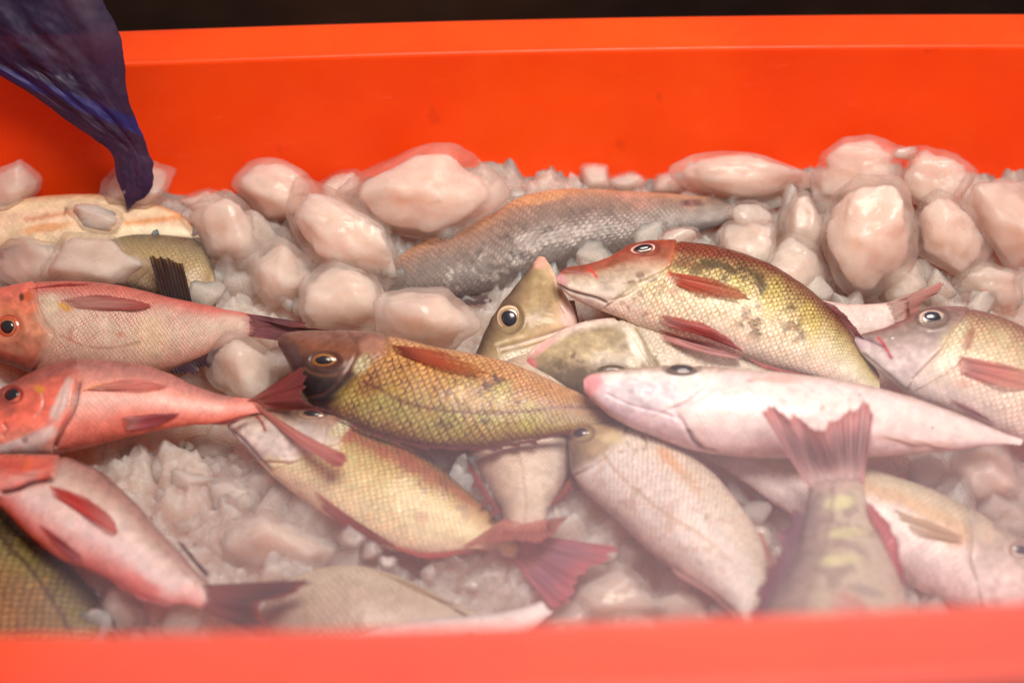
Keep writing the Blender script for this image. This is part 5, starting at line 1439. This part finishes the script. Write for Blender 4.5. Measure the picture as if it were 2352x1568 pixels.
# ------------------------------------------------------------------ ice lumps that can be told apart
BIG = [
    # px, py, w, h, angle, lift, label
    (975, 442, 352, 196, 4, 0.040, 'largest pink white ice lump, egg shaped, against the back wall'),
    (800, 545, 300, 150, -28, 0.030, 'long sloping ice slab below the largest egg shaped lump'),
    (640, 440, 190, 130, -18, 0.026, 'double humped ice lump against the back wall'),
    (522, 535, 160, 165, 20, 0.026, 'upright ice lump beside the olive fish and dark tail'),
    (470, 470, 125, 66, 0, 0.012, 'low shaded ice lump touching the orange back wall'),
    (312, 425, 160, 130, 0, 0.035, 'ice lump behind the tip of the blue bag'),
    (25, 432, 125, 100, 30, 0.035, 'ice lump in the back corner beside the bag'),
    (785, 430, 100, 72, 10, 0.018, 'small reddish ice piece left of the largest lump'),
    (650, 625, 150, 150, 0, 0.018, 'cloudy ice block behind the snapper tail'),
    (785, 680, 175, 165, 20, 0.014, 'wet translucent ice block beside the grey scaly fish'),
    (980, 728, 226, 140, -14, 0.044, 'flat faced clear ice block in front of the grey scaly fish'),
    (1366, 408, 64, 62, 0, 0.022, 'small round ice ball on the back wall above the grey fish'),
    (1440, 418, 90, 48, 0, 0.018, 'flat little ice piece next to the round ball'),
    (1535, 418, 62, 44, 0, 0.018, 'tiny ice piece beside the wide flat slab'),
    (1710, 405, 312, 104, -4, 0.036, 'wide flat ice slab above the grey fish tail'),
    (1962, 388, 200, 130, 8, 0.040, 'broad ice lump with grey veins, highest by the back wall'),
    (2138, 415, 150, 130, -25, 0.034, 'sloped ice lump behind the tall rounded block'),
    (2080, 352, 60, 28, 0, 0.060, 'small clear ice cap on top of the veined lump'),
    (1998, 545, 196, 262, 0, 0.040, 'tall smooth tombstone shaped ice block'),
    (1848, 515, 96, 140, 10, 0.030, 'narrow upright ice piece left of the tombstone block'),
    (1718, 560, 122, 122, 30, 0.026, 'pointed smooth ice piece behind the red browed fish'),
    (1828, 625, 165, 150, -20, 0.020, 'broad ice slab behind the gold fish back'),
    (2186, 535, 165, 190, 10, 0.034, 'square ice block right of the tombstone block'),
    (2325, 520, 150, 215, 20, 0.034, 'large ice block at the far end by the wall'),
    (2284, 450, 100, 66, 0, 0.020, 'small ice lump between the wall and end block'),
    (2264, 1092, 186, 176, 0, 0.010, 'large round clear ice ball below the white fish'),
    (2126, 1095, 88, 100, 8, 0.004, 'small ice block beside the large clear ball'),
    (2320, 1190, 130, 90, 10, 0.000, 'low ice piece above the pale fish head'),
    (556, 848, 170, 136, -35, 0.022, 'grey clear ice block between two snapper tails'),
    (640, 838, 90, 84, 0, 0.010, 'dark wet ice piece by the gold bream head'),
    (640, 1262, 320, 170, -8, 0.004, 'broad smooth ice slab in front of the yellow bream'),
    (520, 1150, 170, 110, 0, -0.004, 'rounded ice lump between the yellow bream and pink snapper'),
    (600, 1120, 140, 110, 30, -0.004, 'ice lump touching the yellow bream belly'),
    (480, 1040, 150, 80, 0, -0.006, 'wet ice lump under the coral snapper tail'),
    (330, 1060, 170, 80, 15, -0.008, 'grey ice piece under the coral snapper belly'),
    (400, 1110, 130, 80, 0, -0.008, 'ice lump above the dark backed snapper'),
    (812, 1228, 70, 58, 0, 0.018, 'small clear ice bead by the red belly fin'),
    (856, 1262, 52, 46, 0, 0.012, 'smaller ice bead beside the clear one'),
    (890, 1292, 46, 36, 0, 0.010, 'smallest ice bead in the row of beads'),
    (1400, 1380, 260, 150, 10, 0.004, 'broad lilac ice slab by the spread red tail'),
    (1560, 1400, 170, 100, -8, 0.000, 'ice slab below the cream fish belly'),
    (1300, 1420, 150, 90, 0, 0.004, 'ice lump under the spread red tail'),
    (1110, 1335, 120, 80, 20, 0.000, 'grey ice piece behind the buried fish fin'),
    (230, 600, 250, 130, 6, 0.030, 'mound of ice over the orange streaked fish'),
    (90, 605, 200, 110, -10, 0.020, 'ice mound above the snapper head'),
    (220, 500, 120, 66, -10, 0.042, 'ice piece lying on the orange streaked fish'),
    (1735, 1235, 90, 80, 0, 0.000, 'shaded ice piece beside the banded fish fin'),
    (1010, 1060, 50, 46, 0, 0.006, 'tiny ice piece in the dark gap under the gold bream'),
    (2080, 650, 150, 100, 0, 0.014, 'low ice mound behind the pale pink tail'),
    (2270, 655, 150, 110, 0, 0.014, 'ice mound above the ringed eye fish back'),
    (1560, 548, 90, 50, 10, 0.050, 'small pinkish ice wedge behind the red brow'),
    (1195, 448, 80, 50, 0, 0.012, 'small reddish ice piece right of the largest lump'),
    (460, 1420, 200, 90, 0, -0.008, 'ice lump below the forked dark tail'),
    (290, 1420, 150, 110, 20, -0.004, 'shaded ice piece between olive fish and pink snapper'),
    (1730, 500, 110, 70, 0, 0.030, 'grey ice lump at the grey fish tail'),
]
for r in BIG:
    gm = 1.13 if r[1] < 760 else 1.06
    chunk(r[0], r[1], r[2] * gm, r[3] * gm, r[4], r[5] - (0.004 if r[1] > 1000 else 0.003), label=r[6], group='large ice lumps', facets=9, lump=0.14, sharp=34)

# smaller pieces that fill the gaps
protos = []
for i in range(14):
    P, f = rock(500 + i, 4, 9, 34, 0.14, 0.45)
    me = mesh_np('ice_piece', P, None, f)
    me.materials.append(M_ICE if i < 6 else M_ICE_CLEAR)
    protos.append(me)
ZONES = [  # x0 y0 x1 y1 count size-range group label
    (-40, 400, 900, 720, 95, (34, 120), 'small ice pieces by the back wall and bag', 'small cloudy ice piece among the heap below the hanging bag'),
    (1250, 400, 2400, 720, 95, (34, 120), 'small ice pieces behind the red browed fish', 'small cloudy ice piece among the heap behind the red browed fish'),
    (180, 1000, 760, 1480, 64, (30, 120), 'small ice pieces around the forked dark tail', 'small wet ice piece in the slush around the forked dark tail'),
    (760, 1180, 1750, 1470, 50, (26, 110), 'small ice pieces along the front', 'small wet ice piece along the front between the tails'),
    (1650, 1030, 2400, 1420, 34, (24, 100), 'small ice pieces by the pale fish', 'small wet ice piece beside the pale fish with dark eye'),
]
g = np.random.default_rng(77)
for x0, y0, x1, y1, cnt, (s0, s1), grp, lab in ZONES:
    for k in range(cnt):
        x, y = g.uniform(x0, x1), g.uniform(y0, y1)
        s = s0 + (s1 - s0) * g.random() ** 1.8
        c = pile_point(x, y, g.uniform(-0.010, 0.006) + (0.008 if y1 < 800 else 0.0))
        if inside(c[0:1], c[1:2], c[2:3])[0] > -0.012:
            continue
        z = (c - CAM) @ FWD
        r = s / 2 * z / KPX
        o = bpy.data.objects.new('ice_piece', protos[int(g.integers(0, 10) if y1 < 800 else g.integers(4, len(protos)))])
        COL.objects.link(o)
        o.location = Vector(c)
        o.rotation_euler = tuple(g.uniform(0, 6.28, 3))
        o.scale = (r * g.uniform(0.8, 1.3), r * g.uniform(0.7, 1.1), r * g.uniform(0.6, 1.0))
        tag(o, lab, 'ice', grp)


# ------------------------------------------------------------------ hanging plastic bag
def build_bag():
    Lr = np.array([(-260, -120, 215, -60), (-240, -40, 235, 0), (-200, 40, 272, 65), (-120, 110, 285, 130), (-40, 150, 289, 190), (60, 210, 297, 235), (150, 275, 312, 272), (215, 318, 330, 310), (255, 347, 343, 345),
                   (264, 375, 352, 375), (265, 400, 355, 400), (272, 425, 350, 430), (283, 445, 335, 452), (289, 465, 312, 465), (292, 483, 297, 479)], float)
    n, m = 170, 110
    L, R = catmull(Lr[:, :2], n), catmull(Lr[:, 2:], n)
    # match by index so that both edges stay level
    idx = np.linspace(0, len(Lr) - 1, n)
    L = np.stack([np.interp(idx, range(len(Lr)), Lr[:, k]) for k in (0, 1)], 1)
    R = np.stack([np.interp(idx, range(len(Lr)), Lr[:, k]) for k in (2, 3)], 1)
    for A in (L, R):
        for k in (0, 1):
            q = np.convolve(np.pad(A[:, k], 5, mode='edge'), np.ones(11) / 11, 'valid')
            A[1:-1, k] = q[1:-1]
    gg = fbm(np.stack([np.arange(n) * 0.12, np.zeros(n), np.zeros(n)], 1), 4, 3) - 0.5
    R[:, 0] += gg * 10
    L[:, 1] += (fbm(np.stack([np.arange(n) * 0.15, np.ones(n), np.zeros(n)], 1), 8, 3) - 0.5) * 8
    c0 = pile_point(297, 470, 0.045)
    nrm = np.array([0.15, -1.0, 0.28])
    nrm /= np.linalg.norm(nrm)
    V, UV = [], []
    s = np.linspace(0, 1, m)
    for side in (1, -1):
        G = L[:, None, :] * (1 - s)[None, :, None] + R[:, None, :] * s[None, :, None]
        P = on_plane(G[..., 0].ravel(), G[..., 1].ravel(), c0, nrm).reshape(n, m, 3)
        wd = np.linalg.norm(P[:, -1] - P[:, 0], axis=1)
        S, I = np.meshgrid(s, np.linspace(0, 1, n))
        bulge = np.sin(np.pi * S) ** 0.7 * np.minimum(wd[:, None] * 0.07, 0.010)
        fold = 0.045 * wd[:, None] * (0.30 * np.sin(S * 13 + I * 5 + side) + 0.22 * np.sin(S * 29 - I * 9 + 2 * side)) * np.sin(np.pi * S)
        fold = np.clip(fold, -0.011, 0.011)
        pts = np.stack([S.ravel() * 3 + side * 7, I.ravel() * 5, 0 * S.ravel()], 1)
        crump = (fbm(pts * 2.2, 60 + side, 4) - 0.5).reshape(n, m) * np.minimum(0.010, wd[:, None] * 0.10) * np.sin(np.pi * S)
        P = P + nrm * (side * bulge + fold + crump)[..., None]
        V.append(P.reshape(-1, 3))
        UV.append(np.stack([S.ravel(), I.ravel()], 1))
    V = np.vstack(V)
    UV = np.vstack(UV)
    q = np.vstack([grid_quads(n, m), grid_quads(n, m, n * m)[:, ::-1]])
    me = mesh_np('plastic_bag', V - c0, q, None, UV)
    o = link('plastic_bag', me, M_BAG, loc=Vector(c0))
    tag(o, 'crumpled dark blue translucent plastic bag hanging over the tub', 'bag')


build_bag()

# ------------------------------------------------------------------ floor behind and around the tub
xs, ys = np.meshgrid(np.linspace(-6, 6, 60), np.linspace(-5, 9, 70))
p = np.stack([xs.ravel(), ys.ravel(), 0 * xs.ravel()], 1)
p[:, 2] = -0.446 + (fbm(p * 0.9, 2) - 0.5) * 0.0
me = mesh_np('ground', p, grid_quads(70, 60))
tag(link('ground', me, M_GROUND), 'dark damp brown market floor behind the tub', 'ground', kind='structure')

# ------------------------------------------------------------------ cold mist rolling over the near side of the tub
def build_mist(px, py, depth, radii, density, color):
    ctr = CAM + ray(px, py) * depth
    v, f = ico_sphere(4)
    me = mesh_np('mist', v * np.array(radii), None, f)
    m, nt, out = new_mat('cold_mist')
    pv = nt.nodes.new('ShaderNodeVolumePrincipled')
    pv.inputs['Color'].default_value = (*color, 1)
    pv.inputs['Density'].default_value = density
    pv.inputs['Anisotropy'].default_value = 0.0
    nt.links.new(pv.outputs[0], out.inputs['Volume'])
    o = link('mist', me, m, loc=Vector(ctr))
    tag(o, 'thin lilac mist rising from the ice over the near side', 'mist', kind='stuff')


build_mist(2000, 1600, 0.55, (0.35, 0.15, 0.135), 1.2, (0.82, 0.81, 0.98))


# ------------------------------------------------------------------ light
world = bpy.data.worlds.new('World')
SC.world = world
world.use_nodes = True
bg = world.node_tree.nodes['Background']
bg.inputs[0].default_value = (1.0, 0.80, 0.74, 1)
bg.inputs[1].default_value = 0.27


def area(name, loc, target, sx, sy, power, color):
    L = bpy.data.lights.new(name, 'AREA')
    L.shape = 'RECTANGLE'
    L.size, L.size_y = sx, sy
    L.energy = power
    L.color = color
    o = bpy.data.objects.new(name, L)
    COL.objects.link(o)
    o.location = loc
    o.rotation_euler = (Vector(target) - Vector(loc)).to_track_quat('-Z', 'Y').to_euler()
    return o


lamp = area('stall_lamp', (0.20, -0.34, 1.12), (0.10, 0.02, 0.0), 0.62, 0.42, 9.2, (1.0, 0.83, 0.71))
lamp.data.spread = math.radians(125)

# ------------------------------------------------------------------ render settings
SC.view_settings.view_transform = 'Standard'
SC.view_settings.look = 'None'
SC.view_settings.exposure = 0.0
SC.view_settings.gamma = 1.0
SC.view_settings.use_curve_mapping = False
SC.render.engine = 'CYCLES'
SC.cycles.max_bounces = 10
SC.cycles.diffuse_bounces = 5
SC.cycles.glossy_bounces = 4
SC.cycles.transmission_bounces = 8
SC.cycles.transparent_max_bounces = 32
SC.cycles.volume_bounces = 2
SC.cycles.caustics_reflective = False
SC.cycles.caustics_refractive = True
SC.cycles.blur_glossy = 1.0
SC.cycles.use_denoising = True
SC.cycles.sample_clamp_indirect = 4
